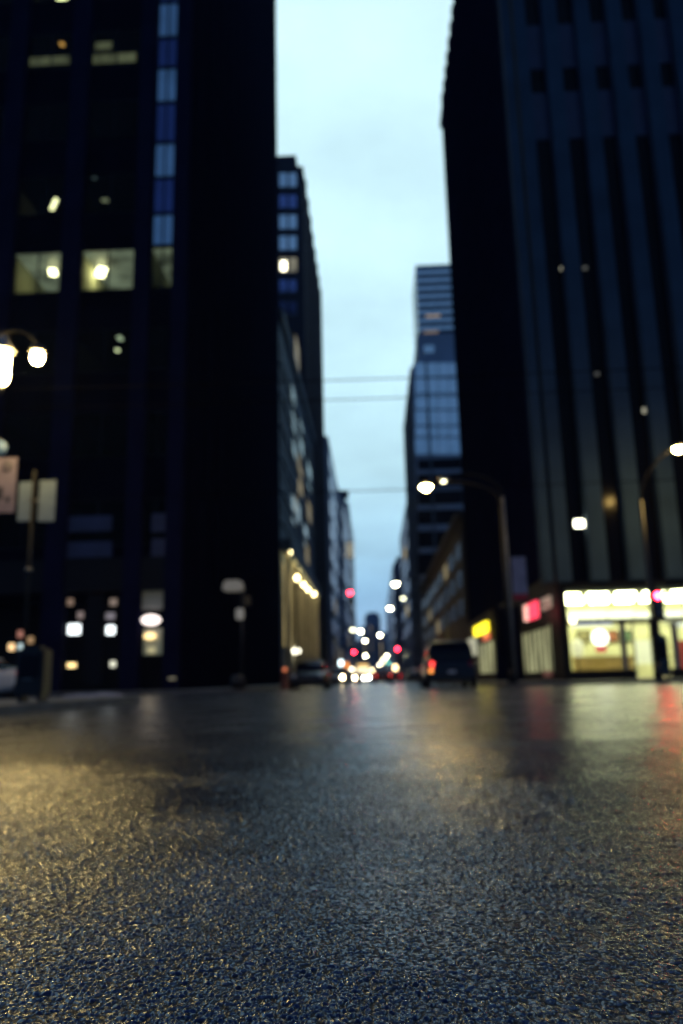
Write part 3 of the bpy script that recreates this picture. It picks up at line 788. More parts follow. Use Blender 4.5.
# ------------------------------------------------------------------ street furniture
# left near corner: lantern post with a curved arm
def bez(a, b, c, d, n=14):
    a, b, c, d = map(Vector, (a, b, c, d)); out = []
    for i in range(n+1):
        s = i/n; out.append(a*(1-s)**3+b*3*s*(1-s)**2+c*3*s*s*(1-s)+d*s**3)
    return out
Yp = 19.0
pb = atY(-16, 345, Yp)
t = thing('street_lamp', 'near lantern post with curved arm carrying a glowing globe beside the white sign', 'street lamp', (pb.x, Yp, ZS))
T = t.location.copy()
def rel(px, py, Y): return atY(px, py, Y)-T
topz = rel(-16, 345, Yp).z
MB().cyl((0, 0, 0), (0, 0, .9), .2, .15).cyl((0, 0, .9), (0, 0, topz), .1, .07).build('pole', M_black, t)
ar = rel(38, 345, Yp)
MB().tube(bez((0, 0, topz), rel(2, 330, Yp)*1, rel(24, 322, Yp), ar), .05).build('arm', M_armmetal, t)
c = rel(38, 358, Yp)
hd = MB().lathe([(.03, .36), (.15, .29), (.21, .14)], (ar.x, ar.y, c.z), 16).build('lamp_hood', M_black, t)
MB().lathe([(.02, -.15), (.105, -.12), (.145, -.02), (.145, .045), (.13, .12), (.02, .13)], (ar.x, ar.y, c.z), 18).build('globe', E_lampL, t)
c = rel(2, 366, Yp-.5)
MB().tube([(0, 0, topz-.1), (c.x, c.y, c.z+.8)], .045).build('arm', M_black, t)
MB().lathe([(.06, .82), (.15, .62), (.29, .44), (.31, .39)], (c.x, c.y, c.z), 8).build('lamp_hood', M_greymetal, t)
MB().lathe([(.03, -.5), (.13, -.45), (.19, -.33), (.195, .34), (.03, .37)], (c.x, c.y, c.z), 8).build('lantern_glass', E_lantern, t)
MB().lathe([(.03, -.75), (.075, -.63), (.045, -.51)], (c.x, c.y, c.z), 8).build('finial', M_black, t)

# sign post with two pale plates seen from behind
Yp = 19.9
pb = atY(33, 500, Yp); 
t = thing('sign_post', 'thin post with two pale blank plates side by side near the lantern', 'sign post', (pb.x, Yp, ZS)); T = t.location.copy()
MB().cyl((0, 0, 0), (0, 0, rel(33, 471, Yp).z), .048).build('pole', M_tanmetal, t)
for x0, x1, dy in ((16, 31.5, .05), (36, 55, .09)):
    a, b_ = rel(x0, 521, Yp), rel(x1, 479 if x0 > 20 else 481, Yp)
    o = box('sign_plate', M_signwhite, t, a.x, b_.x, dy, dy+.02, a.z, b_.z, .008)
MB().cyl((0, 0, rel(33, 571, Yp).z), (0, 0, rel(33, 568, Yp).z), .09).build('clamp', M_greymetal, t)
z_ = rel(33, 500, Yp).z
MB().box(-.12, .12, .036, .05, z_-.04, z_+.04).build('bracket', M_greymetal, t)
# pink notice sign further left
Yp = 20.1
t = thing('parking_sign', 'faded pink notice sign with dark ring symbol at the left picture edge', 'sign', atY(-3, 480, Yp)*1); t.location.z = ZS; T = t.location.copy()
MB().cyl((0, 0, 0), (0, 0, rel(-3, 440, Yp).z), .042).build('pole', M_greymetal, t)
a, b_ = rel(-20, 514, Yp), rel(18.5, 458, Yp)
pl = box('sign_plate', M_signpink, t, a.x, b_.x, -.06, -.04, a.z, b_.z, .008)
c = rel(7, 467, Yp-.06)
o = MB().lathe([(.075, -.005), (.135, -.005), (.135, .005), (.075, .005), (.075, -.005)], (0, 0, 0), 20, 'Y').build('ring_symbol', M_signdark, pl); o.location = (c.x, -.068, c.z)
for x0, x1, y0, y1 in ((-6, 3, 487, 500), (5, 10, 497, 502), (-14, -8, 472, 482)):
    a, b_ = rel(x0, y1, Yp-.06), rel(x1, y0, Yp-.06); box('symbol', M_signdark, pl, a.x, b_.x, -.066, -.061, a.z, b_.z)
c = rel(0, 449, Yp)
o = MB().lathe([(0, -.01), (.22, -.01), (.22, .01), (0, .01)], (c.x, -.05, c.z), 20, 'Y').build('disc_sign', M_signblue, t)

# newspaper boxes at the near left corner
def news(label, px, Y, w, h, col, nm):
    p = atY(px, 690, Y)
    t = thing('newspaper_box', label, 'newspaper box', (p.x, Y, ZS), 0, 'newspaper boxes')
    m = mat(nm, col, .45, var=.1)
    MB().box(-w/2, w/2, -.22, .22, .12, h*.97, .03).build('cabinet', m, t)
    for s_ in (-1, 1): box('leg', M_black, t, s_*w*.36-.03, s_*w*.36+.03, -.16, .16, 0, .12)
    d = box('door', M_carglass, t, -w*.36, w*.36, -.245, -.221, h*.45, h*.86, .005)
    box('handle', M_greymetal, d, -.08, .08, -.275, -.246, h*.4, h*.43)
    MB().box(-w*.3, w*.3, -.18, .12, h*.97, h*1.02, .01).build('lid', m, t)
    return t
news('black newspaper box standing on the near left kerb corner', 33, 14.6, .5, .98, (.004, .004, .005), 'box_black_')
pw = atY(663.5, 684, 37.2)
t = news('dark green newspaper box beside the signal pole before the shop', 664, 37.2, .6, 1.95, (.015, .03, .03), 'box_green')

# grey slush heaps in the gutter of the cross street
for k, (px, Y, s_, lab) in enumerate(((80, 33.4, .5, 'pale slush heap in the far left gutter, under the square lit windows'), (103, 33.8, .62, 'wider pale slush heap right of the other, below the dark entrance pillar'))):
    p = atY(px, 694, Y); bm = MB()
    bm.lathe([(1., 0), (.95, .12), (.7, .3), (.35, .42), (.05, .46)], (0, 0, 0), 22)
    for v in bm.bm.verts: v.co += Vector((random.uniform(-.14, .14), random.uniform(-.14, .14), random.uniform(-.07, .07)))
    o = bm.build('slush_heap', M_paper); o.location = (p.x, Y, -.02); o.scale = (s_*1.5, s_, s_*.55)
    tag(o, lab, 'slush heap', 'slush heaps in the gutter')

# far left corner signal post
Yp = 37.3
p = atY(242, 640, Yp)
t = thing('signal_post', 'dark unlit corner post, faint glow painted onto hood and small signal box, before the left tower', 'signal post', (p.x, Yp, ZS)); T = t.location.copy()
MB().cyl((0, 0, 0), (0, 0, .5), .2, .16).cyl((0, 0, .5), (0, 0, rel(240, 585, Yp).z), .08, .06).build('pole', M_black, t)
a, b_ = rel(223, 591.5, Yp), rel(244, 580.5, Yp)
h_ = MB().loft([(-.3, (b_.x-a.x)/2, (b_.x-a.x)/2*.8, a.z, b_.z), (.3, (b_.x-a.x)/2, (b_.x-a.x)/2*.8, a.z, b_.z)], 20, 5).build('hood_sign', emat('painted_hood_glow', (.75, .7, .55), .10), t)  # hood is no lamp; its paleness is painted in as glow
h_.location.x = (a.x+b_.x)/2
a, b_ = rel(237, 620, Yp), rel(244.5, 609, Yp)
box('signal_box', emat('painted_box_glow', (.75, .72, .62), .16), t, a.x, b_.x, -.35, -.12, a.z, b_.z, .04)  # same painted-in glow makes this box pale
box('signal_box', M_black, t, .1, .4, -.2, .15, rel(240, 606, Yp).z, rel(240, 596, Yp).z, .04)
MB().lathe([(.3, 0), (.3, .5), (.22, .62), (.02, .65)], (-.1, -.6, 0), 14).build('base_cabinet', M_black, t)

# right corner street lamp with long arm (and one banner)
Yp = 37.0
p = atY(510, 640, Yp)
t = thing('street_lamp', 'tan street lamp at the right corner, glowing head on a long arm over the road', 'street lamp', (p.x, Yp, ZS)); T = t.location.copy()
tz = rel(500, 505, Yp)
MB().cyl((0, 0, 0), (0, 0, .6), .22, .17).cyl((0, 0, .6), (0, 0, tz.z), .14, .09).build('pole', M_tanmetal, t)
hd = rel(426, 487, Yp)
MB().tube(bez((0, 0, tz.z), (0, 0, tz.z+1.0), (hd.x+1.5, 0, hd.z+.45), (hd.x, 0, hd.z+.16)), .055).build('arm', M_armmetal, t)
MB().loft([(-.2, .2, .12, hd.z+.0, hd.z+.2), (0, .42, .25, hd.z+.0, hd.z+.24), (.2, .2, .12, hd.z+.0, hd.z+.2)], 16, 3).build('lamp_head', M_greymetal, t).location.x = hd.x
o = MB().lathe([(.02, -.17), (.15, -.13), (.24, -.03), (.26, .02), (.02, .03)], (hd.x, 0, hd.z), 18).build('lamp_glass', E_lamp, t)
a, b_ = rel(513, 594, Yp), rel(525, 557, Yp)
bn = box('banner', mat('banner_cloth', (.3, .28, .36), .8, var=.2, scale=2), t, a.x+.02, b_.x, -.02, .02, a.z, b_.z)
box('banner_foot', M_signred, bn, a.x+.03, b_.x-.01, -.025, .025, a.z-.28, a.z-.02)
MB().cyl((0, 0, b_.z+.03), (b_.x, 0, b_.z+.03), .02).cyl((0, 0, a.z-.3), (b_.x, 0, a.z-.3), .02).build('banner_rod', M_black, t)

# right front pole with lamp and red signal
Yp = 36.7
p = atY(655, 640, Yp)
t = thing('signal_pole', 'dark pole in front of the bright shop with red signal and glowing lamp arm', 'signal pole', (p.x, Yp, ZS)); T = t.location.copy()
tz = rel(645, 500, Yp)
MB().cyl((0, 0, 0), (0, 0, .7), .2, .15).cyl((0, 0, .7), (0, 0, tz.z), .12, .09).build('pole', M_black, t)
hd = rel(679, 449, Yp)
MB().tube(bez((0, 0, tz.z), (.05, 0, tz.z+1.2), (hd.x-.9, 0, hd.z-.2), (hd.x-.1, 0, hd.z+.12)), .055).build('arm', M_armmetal, t)
MB().loft([(-.2, .2, .12, 0, .2), (0, .4, .25, 0, .24), (.2, .2, .12, 0, .2)], 16, 3).build('lamp_head', M_greymetal, t).location = (hd.x, 0, hd.z)
MB().lathe([(.02, -.17), (.15, -.13), (.25, -.03), (.27, .02), (.02, .03)], (hd.x, 0, hd.z), 18).build('lamp_glass', E_lamp, t)
z_ = rel(641, 478, Yp).z
c = rel(653, 600, Yp)
hs = box('signal_head', M_black, t, c.x-.22, c.x+.32, -.45, -.14, c.z-.85, c.z+.42, .04)
for k, (dz, m) in enumerate(((.14, E_sigred), (-.22, M_lens_off), (-.58, M_lens_off))):
    o = MB().lathe([(0, -.04), (.1, -.03), (.15, .0), (.15, .03), (0, .03)], (0, 0, 0), 16, 'Y').build('signal_lens', m, hs); o.location = (c.x+.05, -.47, c.z+dz)
    MB().lathe([(.165, -.12), (.17, -.12), (.17, .04), (.165, .04)], (c.x+.05, -.5, c.z+dz), 16, 'Y').build('visor', M_black, hs)

# traffic signals further down the street
def traffic(label, px, py, zh, m, arm_side, cat='traffic light', low=None):
    d = ray(px, py); Y = (zh-H)/d.z*d.y
    q = atY(px, py, Y)
    xp = (XK+.5)*arm_side
    t = thing('traffic_light', label, cat, (xp, Y, ZS), 0, 'traffic lights along the street')
    MB().cyl((0, 0, 0), (0, 0, zh+.9), .11, .08).build('pole', M_black, t)
    MB().tube([(0, 0, zh+.6), (q.x-xp, 0, zh+.55)], .05).build('arm', M_black, t)
    hs = box('signal_head', M_black, t, q.x-xp-.2, q.x-xp+.2, -.15, .15, zh-1., zh+.3, .03)
    hs.location.z = 0
    for k in range(3):
        mm = m if (k == 0 and m in (E_sigred, E_sigredd)) or (k == 2 and m == E_siggrn) else M_lens_off
        zz = zh-.34*(k if m != E_siggrn else k-2)
        o = MB().lathe([(0, -.04), (.1, -.03), (.15, .0), (.15, .03), (0, .03)], (0, 0, 0), 14, 'Y').build('signal_lens', mm, hs); o.location = (q.x-xp, -.18, zz)
    return t
traffic('traffic light glowing red above the left lane, the highest red light', 350, 595, 7.2, E_sigredd, -1)
traffic('traffic light glowing red low on the left side by the headlights', 354, 653, 5., E_sigred, -1)
traffic('traffic light glowing red low on the right side above the tail lights', 397.5, 650, 5., E_sigred, 1)
traffic('left traffic light glowing teal green beyond the oncoming cars', 357.5, 664.5, 5.0, E_siggrn, -1)
traffic('right traffic light glowing teal green beyond the tail lights', 388.5, 663.5, 5.0, E_siggrn, 1)

# street lamps along the block
lamp_proto = None
lamps = [(395.5, 583.5, 8.6, 1, E_lampF, 1.5, 'first lit lamp in the row down the right side, highest of the row'),
         (403.2, 598, 8.6, 1, E_lampD, 1.2, 'dimmer lamp in the right row, just under the highest'),
         (390, 608, 8.6, 1, E_lampF, 1.4, 'bright lamp in the right row, lowest against the sky'),
         (380, 634.8, 8.6, 1, E_lampF, 1.5, 'small bright lamp before the dark tower at the street end'),
         (352.7, 629.3, 8.6, -1, E_lampD, 2.2, 'yellowish dim lamp in the left row under the red light'),
         (360.5, 631, 8.6, -1, E_lampF, 1.8, 'bright white lamp in the left row, top one of a close pair'),
         (365, 640.5, 8.6, -1, E_lampF, 1.6, 'bright small lamp near the middle of the street end'),
         (365.5, 655.5, 8.6, -1, E_lampF, 2.4, 'low bright lamp over the middle of the far traffic'),
         (387, 655.5, 8.6, 1, E_lampF, 2.2, 'low pale lamp right of the street middle above tail lights'),
         (383.5, 660, 8.6, 1, E_lampF, 2.4, 'far lamp in the slanting right row, upper of three close ones'),
         (379.5, 664.5, 8.6, 1, E_lampF, 2.8, 'far lamp in the slanting right row, middle of three close ones'),
         (376, 669, 8.6, 1, E_lampF, 3.6, 'far lamp in the slanting right row, lowest of three close ones'),
         (326, 660, 8.6, -1, E_lampD, 1.6, 'faint yellow lamp above the navy car at the left kerb'),
         (443.5, 481, 9.6, 1, E_lampD, .6, 'dim pale lamp beside the big glowing lamp at the right corner')]
for i, (px, py, zh, sd, m, sc, lab) in enumerate(lamps):
    d = ray(px, py); Y = (zh-H)/d.z*d.y; q = atY(px, py, Y)
    xp = (XK+.6)*sd
    t = thing('street_lamp', lab, 'street lamp', (xp, Y, ZS), 0, 'street lamps along the block')
    hx = q.x-xp
    MB().cyl((0, 0, 0), (0, 0, zh-1.), .12, .08).build('pole', M_greymetal, t)
    MB().tube(bez((0, 0, zh-1.), (0, 0, zh), (hx*.6, 0, zh+.4), (hx, 0, zh+.1)), .05).build('arm', M_armmetal, t)
    MB().loft([(-.2, .15, .1, 0.02, .18), (0, .36, .22, .02, .2), (.2, .15, .1, 0.02, .18)], 14, 3).build('lamp_head', M_greymetal, t).location = (hx, 0, zh-ZS)
    MB().lathe([(.02, -.14*sc), (.12*sc, -.12*sc), (.17*sc, -.03), (.18*sc, .0), (.02, .01)], (hx, 0, zh-ZS), 14).build('lamp_glass', m, t)

# small lit shop signs hanging over the pavements further down
for px, py, X, m, lab in ((346.5, 665, -8.6, E_amber, 'amber lit shop sign over the far left pavement'),
                          (335, 671, -8.8, emat('warm_sign', (1., .6, .2), 8), 'orange lit shop sign low over the left pavement'),
                          (395.5, 668, 8.4, emat('peach_sign', (1., .7, .35), 10), 'peach lit shop sign over the far right pavement'),
                          (414.5, 672, 8.6, emat('rose_sign', (1., .6, .55), 1.2), 'rose coloured narrow shop sign before the low brown building'),
                          (380, 672, 7.2, emat('cream_sign', (1., .9, .7), 14), 'cream lit sign farthest down the right pavement'),
                          (352, 671, -7.4, emat('warm_white_sign', (1., .85, .6), 16), 'warm white lit sign close to the second pair of headlights'),
                          (371.5, 672, -2.6, emat('gold_sign', (1., .8, .45), 18), 'small gold sign hung over the road in the far distance'),
                          (341, 663, -8.2, emat('ice_sign', (.75, .95, 1.), 6), 'ice white lit sign between the orange and amber ones')):
    p = atX(px, py, X)
    t = thing('shop_sign', lab, 'sign', p, 0, 'lit shop signs down the street')
    sc = p.y/796*2.4
    box('lit_panel', m, t, -sc*.7, sc*.7, -.12, .0, -sc, sc, .03)
    xe = (10.2 if X > 0 else -10.2)-X
    MB().cyl((0, .06, sc*.8), (xe, .06, sc*.8), .05).cyl((0, .06, -sc*.6), (0, .06, sc*.85), .06).build('bracket', M_black, t)

# overhead wires along the cross street
for (y, Y, r, lab) in ((379, 22.5, .016, 'upper thin overhead wire crossing the sky gap, highest of three'), (398.5, 24., .016, 'second overhead wire just below the highest one'), (490.5, 31., .02, 'lowest overhead wire crossing the street far ahead')):
    zl = atY(375, y, Y).z
    pts = [(x, Y+.01*x, zl+.0006*x*x) for x in range(-40, 41, 4)]
    tag(MB().tube(pts, r, 6).build('overhead_wire', M_wire), lab, 'wire', 'overhead wires')

# ------------------------------------------------------------------ cars
def make_car(kind, label, paint, loc, rz, head=None, tail=None, amber_left=False, tail_right=True, group=None, name=None):
    suv = kind == 'suv'
    L_, W_, H_ = (4.9, 1.06, 1.96) if suv else (4.6, .91, 1.44)
    t = thing(name or ('suv' if suv else 'sedan'), label, 'car', loc, rz, group)
    hl = L_/2
    if suv:
        st = [(-hl, W_*.86, W_*.82, .42, .98), (-hl+.08, W_*.96, W_*.93, .34, 1.06), (-hl+.6, W_, W_*.97, .28, 1.12), (-.6, W_, W_*.97, .26, 1.14), (hl-1., W_, W_*.97, .27, 1.14), (hl-.12, W_*.98, W_*.95, .34, 1.14), (hl, W_*.92, W_*.9, .42, 1.05)]
        cb = [(-.75, W_*.88, W_*.76, 1.08, 1.10), (-.1, W_*.93, W_*.80, 1.08, H_-.1), (.4, W_*.93, W_*.81, 1.08, H_-.02), (hl-.5, W_*.93, W_*.81, 1.08, H_-.04), (hl-.2, W_*.92, W_*.78, 1.08, H_-.12), (hl-.05, W_*.9, W_*.85, 1.08, 1.14)]
        rf = [(-.05, W_*.80, W_*.62, H_-.13, H_-.07), (.4, W_*.83, W_*.66, H_-.1, H_+.02), (hl-.5, W_*.83, W_*.66, H_-.1, H_), (hl-.15, W_*.79, W_*.6, H_-.14, H_-.07)]
    else:
        st = [(-hl, W_*.8, W_*.76, .38, .62), (-hl+.1, W_*.93, W_*.88, .28, .72), (-hl+.7, W_, W_*.95, .22, .84), (-.8, W_, W_*.96, .2, .93), (.9, W_, W_*.96, .2, .96), (hl-.5, W_, W_*.95, .22, .99), (hl-.1, W_*.95, W_*.9, .3, .97), (hl, W_*.84, W_*.8, .4, .9)]
        cb = [(-1.0, W_*.84, W_*.7, .88, .92), (-.3, W_*.9, W_*.68, .88, H_-.1), (.2, W_*.91, W_*.68, .88, H_-.02), (.9, W_*.91, W_*.68, .88, H_-.04), (1.4, W_*.88, W_*.68, .9, H_-.22), (1.95, W_*.84, W_*.72, .92, .99)]
        rf = [(-.3, W_*.68, W_*.5, H_-.12, H_-.08), (.2, W_*.71, W_*.54, H_-.07, H_+.01), (.9, W_*.71, W_*.54, H_-.08, H_), (1.3, W_*.68, W_*.5, H_-.19, H_-.13)]
    MB().loft(st, 28, 4.5).build('body', paint, t)
    MB().loft(cb, 24, 5).build('windows', M_carglass, t)
    MB().loft(rf, 20, 3).build('roof', paint, t)
    rw = .37 if suv else .32
    for sx in (-1, 1):
        for y in (-hl+.88, hl-.9):
            w = MB().lathe([(rw*.6, -.11), (rw*.93, -.11), (rw, -.07), (rw, .07), (rw*.93, .11), (rw*.6, .11)], (0, 0, 0), 20, 'X').build('wheel', M_tyre, t)
            w.location = (sx*(W_-.1), y, rw)
            MB().lathe([(0, -.09), (rw*.58, -.1), (rw*.62, 0), (rw*.58, .1), (0, .09)], (0, 0, 0), 12, 'X').build('rim', M_rim, w)
        hz = .82 if suv else .66
        o = MB().lathe([(0, -.05), (.07, -.05), (.11, 0), (.11, .05), (0, .05)], (0, 0, 0), 14, 'Y').build('headlight', head or M_lens_off, t)
        o.location = (sx*W_*.72, -hl+(.0 if suv else .03), hz)
        tz_ = .92 if suv else .82
        lit = tail if (sx > 0 or tail_right) else None
        if rz == 0 and False: pass
        tl = box('taillight', lit or M_tail_off, t, sx*W_*.9-.1*sx, sx*W_*.78-.1*sx, hl-.06, hl+.015, tz_-(.05 if suv else .07), tz_+(.17 if suv else .06), .01)
        if amber_left and sx > 0:
            box('indicator', E_amber, t, sx*W_*.8-.07, sx*W_*.8+.07, hl-.06, hl+.02, tz_-.28, tz_-.12, .01)
        m_ = MB().loft([(-.06, .09, .08, -.06, .06), (.06, .1, .09, -.07, .07)], 12, 3).build('mirror', paint, t); m_.location = (sx*(W_+.1), -.55 if suv else -.6, 1.1 if suv else .96)
    box('bumper', M_black, t, -W_*.85, W_*.85, hl-.08, hl+.05, .34, .56, .03)
    box('front_grille', M_black, t, -W_*.5, W_*.5, -hl-.02, -hl+.08, .4, .58, .01)
    box('number_plate', M_plate, t, -.16, .16, hl+.051, hl+.06, .6 if suv else .42, .72 if suv else .53)
    return t
# convention: a car's front looks down -Y at rz = 0 (towards us); rz = pi shows its rear
def gx(px, Y): return atY(px, 684, Y).x
make_car('sedan', 'black parked sedan in front of the gold lit columns, lights off', P_black, (gx(307.5, 38.5), 38.5+2.3, 0), R(0))
make_car('suv', 'large black van on the right with one lit tail light and amber indicator', P_black, (gx(452.5, 33.5), 33.5+2.5, 0), R(180), tail=E_tail, amber_left=True, tail_right=False)
make_car('sedan', 'white sedan with red tail light at the left picture edge', P_white, (gx(22, 24)-2.3, 24.3, 0), R(-90), tail=emat('tail_faint', (1., .05, .05), .5))
onc = [(335.5, 66, 'sedan', P_silver, E_head, 'silver oncoming car with bright headlights, nearest left of the traffic'),
       (349, 82, 'sedan', P_black, E_head, 'black oncoming car with headlights lit, second from the left'),
       (326, 74, 'sedan', P_navy, None, 'navy car parked at the left kerb behind the black sedan'),
       (359.5, 112, 'sedan', P_silver, E_headw, 'silver oncoming car in the brightest cluster of headlights'),
       (370.5, 150, 'suv', P_white, E_headw, 'white oncoming van with headlights just right of the brightest cluster'),
       (362, 165, 'suv', P_black, E_headw, 'black oncoming van far behind the brightest headlights'),
       (368, 190, 'sedan', P_navy, E_head, 'navy oncoming car farthest away in the middle of the street'),
       (364.5, 145, 'sedan', P_black, E_headw, 'black oncoming car tucked right behind the white van'),
       (358, 150, 'suv', P_black, E_head, 'black oncoming van on the kerb side of the far traffic'),
       (372, 220, 'suv', P_silver, E_headw, 'silver oncoming van, last one before the far towers')]
for px, Y, k, pt, hm, lab in onc:
    make_car(k, lab, pt, (gx(px, Y), Y, 0), 0, head=hm, group='oncoming cars')
for px, Y, k, pt, lab in ((383, 78, 'sedan', P_red, 'red car driving away with tail lights lit, nearest on the right lane'),
                          (394, 92, 'sedan', P_black, 'black car with tail lights lit right of the red car'),
                          (381, 118, 'suv', P_silver, 'silver van driving away beyond the red car'),
                          (389, 140, 'sedan', P_navy, 'navy car driving away far down the right lane')):
    make_car(k, lab, pt, (gx(px, Y), Y, 0), R(180), tail=E_tail, group='cars driving away')
make_car('sedan', 'dark parked car with pale wet side at the right kerb ahead of the van', P_navy, (gx(414, 95), 95, 0), R(180), group='cars parked at the kerb')
# oncoming bus added for its warm glow, far down the left lane
Yb_ = 128.
t = thing('bus', 'added oncoming bus, bright warm windscreen thickening the glow of the far traffic', 'bus', (gx(363.5, Yb_), Yb_, 0))
MB().loft([(0, 1.2, 1.16, .35, 3.0), (.25, 1.26, 1.22, .3, 3.1), (10.8, 1.26, 1.22, .3, 3.1), (11, 1.2, 1.15, .35, 3.0)], 28, 7).build('body', P_silver, t)
box('windscreen', emat('bus_front_glow', (1., .86, .55), 1.5), t, -1.05, 1.05, -.06, .02, 1.25, 2.45, .02)
box('destination_sign', emat('bus_amber', (1., .6, .15), 2.), t, -.8, .8, -.05, .02, 2.6, 2.85, .01)
for s_ in (-1, 1):
    o = MB().lathe([(0, -.05), (.1, -.05), (.14, 0), (.14, .05), (0, .05)], (0, 0, 0), 14, 'Y').build('headlight', E_headw, t); o.location = (s_*.85, -.03, .8)
    for y in (2.4, 8.6):
        w_ = MB().lathe([(.3, -.14), (.46, -.14), (.5, -.09), (.5, .09), (.46, .14), (.3, .14)], (0, 0, 0), 20, 'X').build('wheel', M_tyre, t); w_.location = (s_*1.15, y, .5)
    box('side_window', M_carglass, t, s_*1.235, s_*1.275, 1.2, 10.2, 1.4, 2.4)
# orange roadside marker by the left corner
p = atY(285, 685, 46.)
t = thing('traffic_barrel', 'small orange lit marker standing left of the black sedan', 'barrel', (p.x, 46., 0))
MB().lathe([(.3, 0), (.26, .1), (.2, .95), (.02, 1.)], (0, 0, 0), 14).build('barrel', mat('barrel_orange', (.12, .03, .015), .6), t)
MB().lathe([(.02, 0), (.1, .03), (.1, .18), (.02, .22)], (0, 0, 1.0), 12).build('flasher', emat('flasher_orange', (1., .25, .08), .9), t)

# ------------------------------------------------------------------ damp evening air
hz = MB().box(-1010, 1010, -1010, 1010, -1.2, 190).bm
me = bpy.data.meshes.new('haze'); bmesh.ops.recalc_face_normals(hz, faces=hz.faces[:]); hz.to_mesh(me); hz.free()
ho = bpy.data.objects.new('haze', me); COL.objects.link(ho); ho['kind'] = 'stuff'
m, n, l = nmat('damp_air'); n.remove(n['Principled BSDF'])
pv = n.new('ShaderNodeVolumePrincipled'); pv.inputs['Color'].default_value = (.35, .5, 1, 1); pv.inputs['Density'].default_value = HAZE; pv.inputs['Anisotropy'].default_value = .3
l.new(pv.outputs['Volume'], n['Material Output'].inputs['Volume'])
me.materials.append(m)

# ------------------------------------------------------------------ sky and light
w = bpy.data.worlds.new('World'); S.world = w; w.use_nodes = True
n, l = w.node_tree.nodes, w.node_tree.links
bg = n['Background']
tc = n.new('ShaderNodeTexCoord'); sp = n.new('ShaderNodeSeparateXYZ'); l.new(tc.outputs['Generated'], sp.inputs[0])
ramp = n.new('ShaderNodeValToRGB'); e = ramp.color_ramp.elements
e[0].position = 0.; e[0].color = (.13, .33, .58, 1); e[1].position = 1.; e[1].color = (.04, .115, .40, 1)
for ps, c in ((.10, (.25, .57, .88, 1)), (.17, (.45, .79, 1.0, 1)), (.26, (.60, .93, 1.05, 1)), (.42, (.68, 1.0, 1.1, 1)), (.70, (.73, 1.04, 1.12, 1)), (.80, (.16, .32, .62, 1)), (.9, (.06, .15, .46, 1))):
    x = ramp.color_ramp.elements.new(ps); x.color = c
l.new(sp.outputs['Z'], ramp.inputs['Fac'])
# clouds: noise on the cloud deck
dz = n.new('ShaderNodeMath'); dz.operation = 'ADD'; dz.inputs[1].default_value = .18; l.new(sp.outputs['Z'], dz.inputs[0])
dv = n.new('ShaderNodeVectorMath'); dv.operation = 'DIVIDE'
cb = n.new('ShaderNodeCombineXYZ')
for k in 'XYZ': l.new(dz.outputs[0], cb.inputs[k])
l.new(tc.outputs['Generated'], dv.inputs[0]); l.new(cb.outputs[0], dv.inputs[1])
ns = n.new('ShaderNodeTexNoise'); ns.inputs['Scale'].default_value = 2.6; ns.inputs['Detail'].default_value = 7; ns.inputs['Roughness'].default_value = .55
l.new(dv.outputs[0], ns.inputs['Vector'])
mr = n.new('ShaderNodeMapRange'); mr.inputs['From Min'].default_value = .35; mr.inputs['From Max'].default_value = .68; mr.inputs['To Min'].default_value = .88; mr.inputs['To Max'].default_value = 1.12
l.new(ns.outputs['Fac'], mr.inputs['Value'])
# brighter in the west (down the street), dusk dark behind
by = n.new('ShaderNodeMapRange'); by.interpolation_type = 'SMOOTHSTEP'
by.inputs['From Min'].default_value = -.2; by.inputs['From Max'].default_value = .66; by.inputs['To Min'].default_value = .2; by.inputs['To Max'].default_value = 1.
l.new(sp.outputs['Y'], by.inputs['Value'])
m1 = n.new('ShaderNodeMath'); m1.operation = 'MULTIPLY'; l.new(mr.outputs[0], m1.inputs[0]); l.new(by.outputs[0], m1.inputs[1])
vm = n.new('ShaderNodeVectorMath'); vm.operation = 'SCALE'; l.new(ramp.outputs['Color'], vm.inputs[0]); l.new(m1.outputs[0], vm.inputs['Scale'])
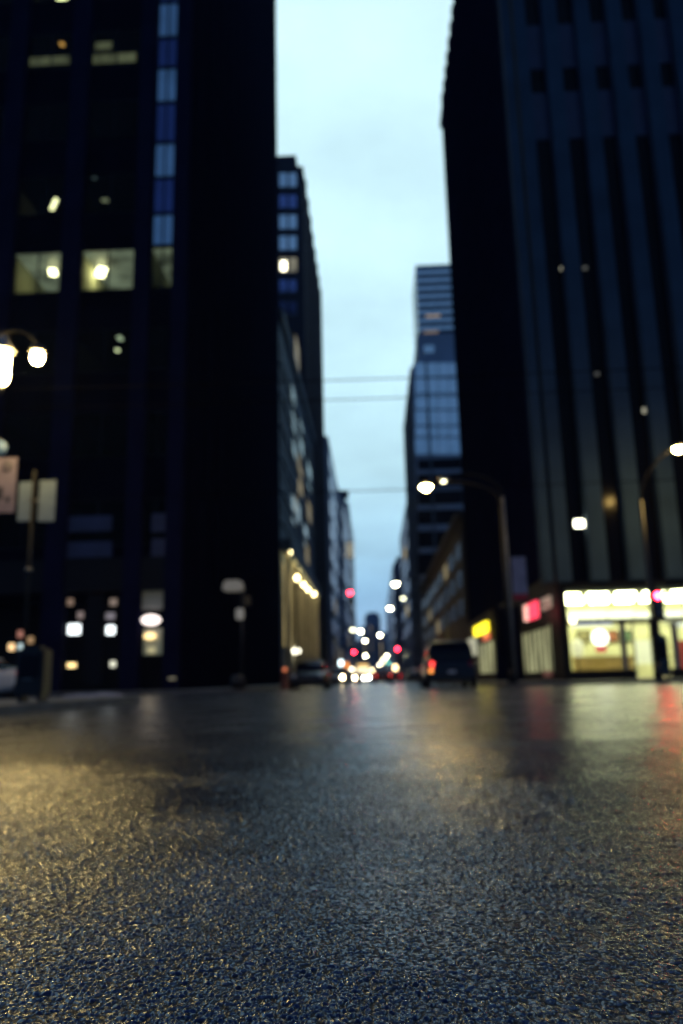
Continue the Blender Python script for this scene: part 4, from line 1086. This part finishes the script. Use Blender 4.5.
# the eastern half of a dusk sky is also deeper blue
tintm = n.new('ShaderNodeMix'); tintm.data_type = 'RGBA'; tintm.blend_type = 'MIX'
tintm.inputs['A'].default_value = (.33, .60, 1.3, 1); tintm.inputs['B'].default_value = (1, 1, 1, 1)
l.new(by.outputs[0], tintm.inputs['Factor'])
vt = n.new('ShaderNodeVectorMath'); vt.operation = 'MULTIPLY'; l.new(vm.outputs[0], vt.inputs[0]); l.new(tintm.outputs['Result'], vt.inputs[1])
sky = n.new('ShaderNodeTexSky'); sky.sky_type = 'NISHITA'; sky.sun_disc = False
SUN_EL, SUN_AZ = R(4), R(0)
sky.sun_elevation = SUN_EL; sky.sun_rotation = SUN_AZ; sky.air_density = 1.5; sky.dust_density = .5; sky.ozone_density = 4
sk = n.new('ShaderNodeVectorMath'); sk.operation = 'SCALE'; sk.inputs['Scale'].default_value = .015; l.new(sky.outputs[0], sk.inputs[0])
ad = n.new('ShaderNodeVectorMath'); ad.operation = 'ADD'; l.new(vt.outputs[0], ad.inputs[0]); l.new(sk.outputs[0], ad.inputs[1])
l.new(ad.outputs[0], bg.inputs['Color']); bg.inputs['Strength'].default_value = 1.
SKYMIX = sk
sl = bpy.data.lights.new('sun', 'SUN'); sl.energy = .02; sl.angle = R(20); sl.color = (1, .85, .7)
so = bpy.data.objects.new('sun', sl); COL.objects.link(so)
dirv = Vector((math.sin(SUN_AZ)*math.cos(SUN_EL), math.cos(SUN_AZ)*math.cos(SUN_EL), math.sin(SUN_EL)))
so.rotation_euler = dirv.to_track_quat('Z', 'Y').to_euler()

# ------------------------------------------------------------------ camera and render settings
cd = bpy.data.cameras.new('camera'); co = bpy.data.objects.new('camera', cd); COL.objects.link(co)
co.location = (0, 0, H)
co.matrix_world = Matrix.Translation((0, 0, H)) @ Matrix((( rt.x, up.x, -fw.x), (rt.y, up.y, -fw.y), (rt.z, up.z, -fw.z))).to_4x4()
cd.sensor_fit = 'VERTICAL'; cd.sensor_height = 36; cd.sensor_width = 24; cd.lens = 36*F/1024
cd.clip_start = .02; cd.clip_end = 6000
cd.dof.use_dof = True; cd.dof.focus_distance = 1.08; cd.dof.aperture_fstop = 2.7; cd.dof.aperture_blades = 9
S.camera = co
S.render.engine = 'CYCLES'
c = S.cycles
c.use_denoising = True
try: c.denoiser = 'OPENIMAGEDENOISE'
except Exception: pass
c.max_bounces = 6; c.diffuse_bounces = 3; c.glossy_bounces = 4; c.transmission_bounces = 4; c.transparent_max_bounces = 8
c.sample_clamp_indirect = 4; c.sample_clamp_direct = 0; c.blur_glossy = .5
c.caustics_reflective = False; c.caustics_refractive = False
c.use_adaptive_sampling = False
v = S.view_settings
v.view_transform = 'Standard'; v.look = 'None'; v.gamma = 1; v.exposure = 0; v.use_curve_mapping = False
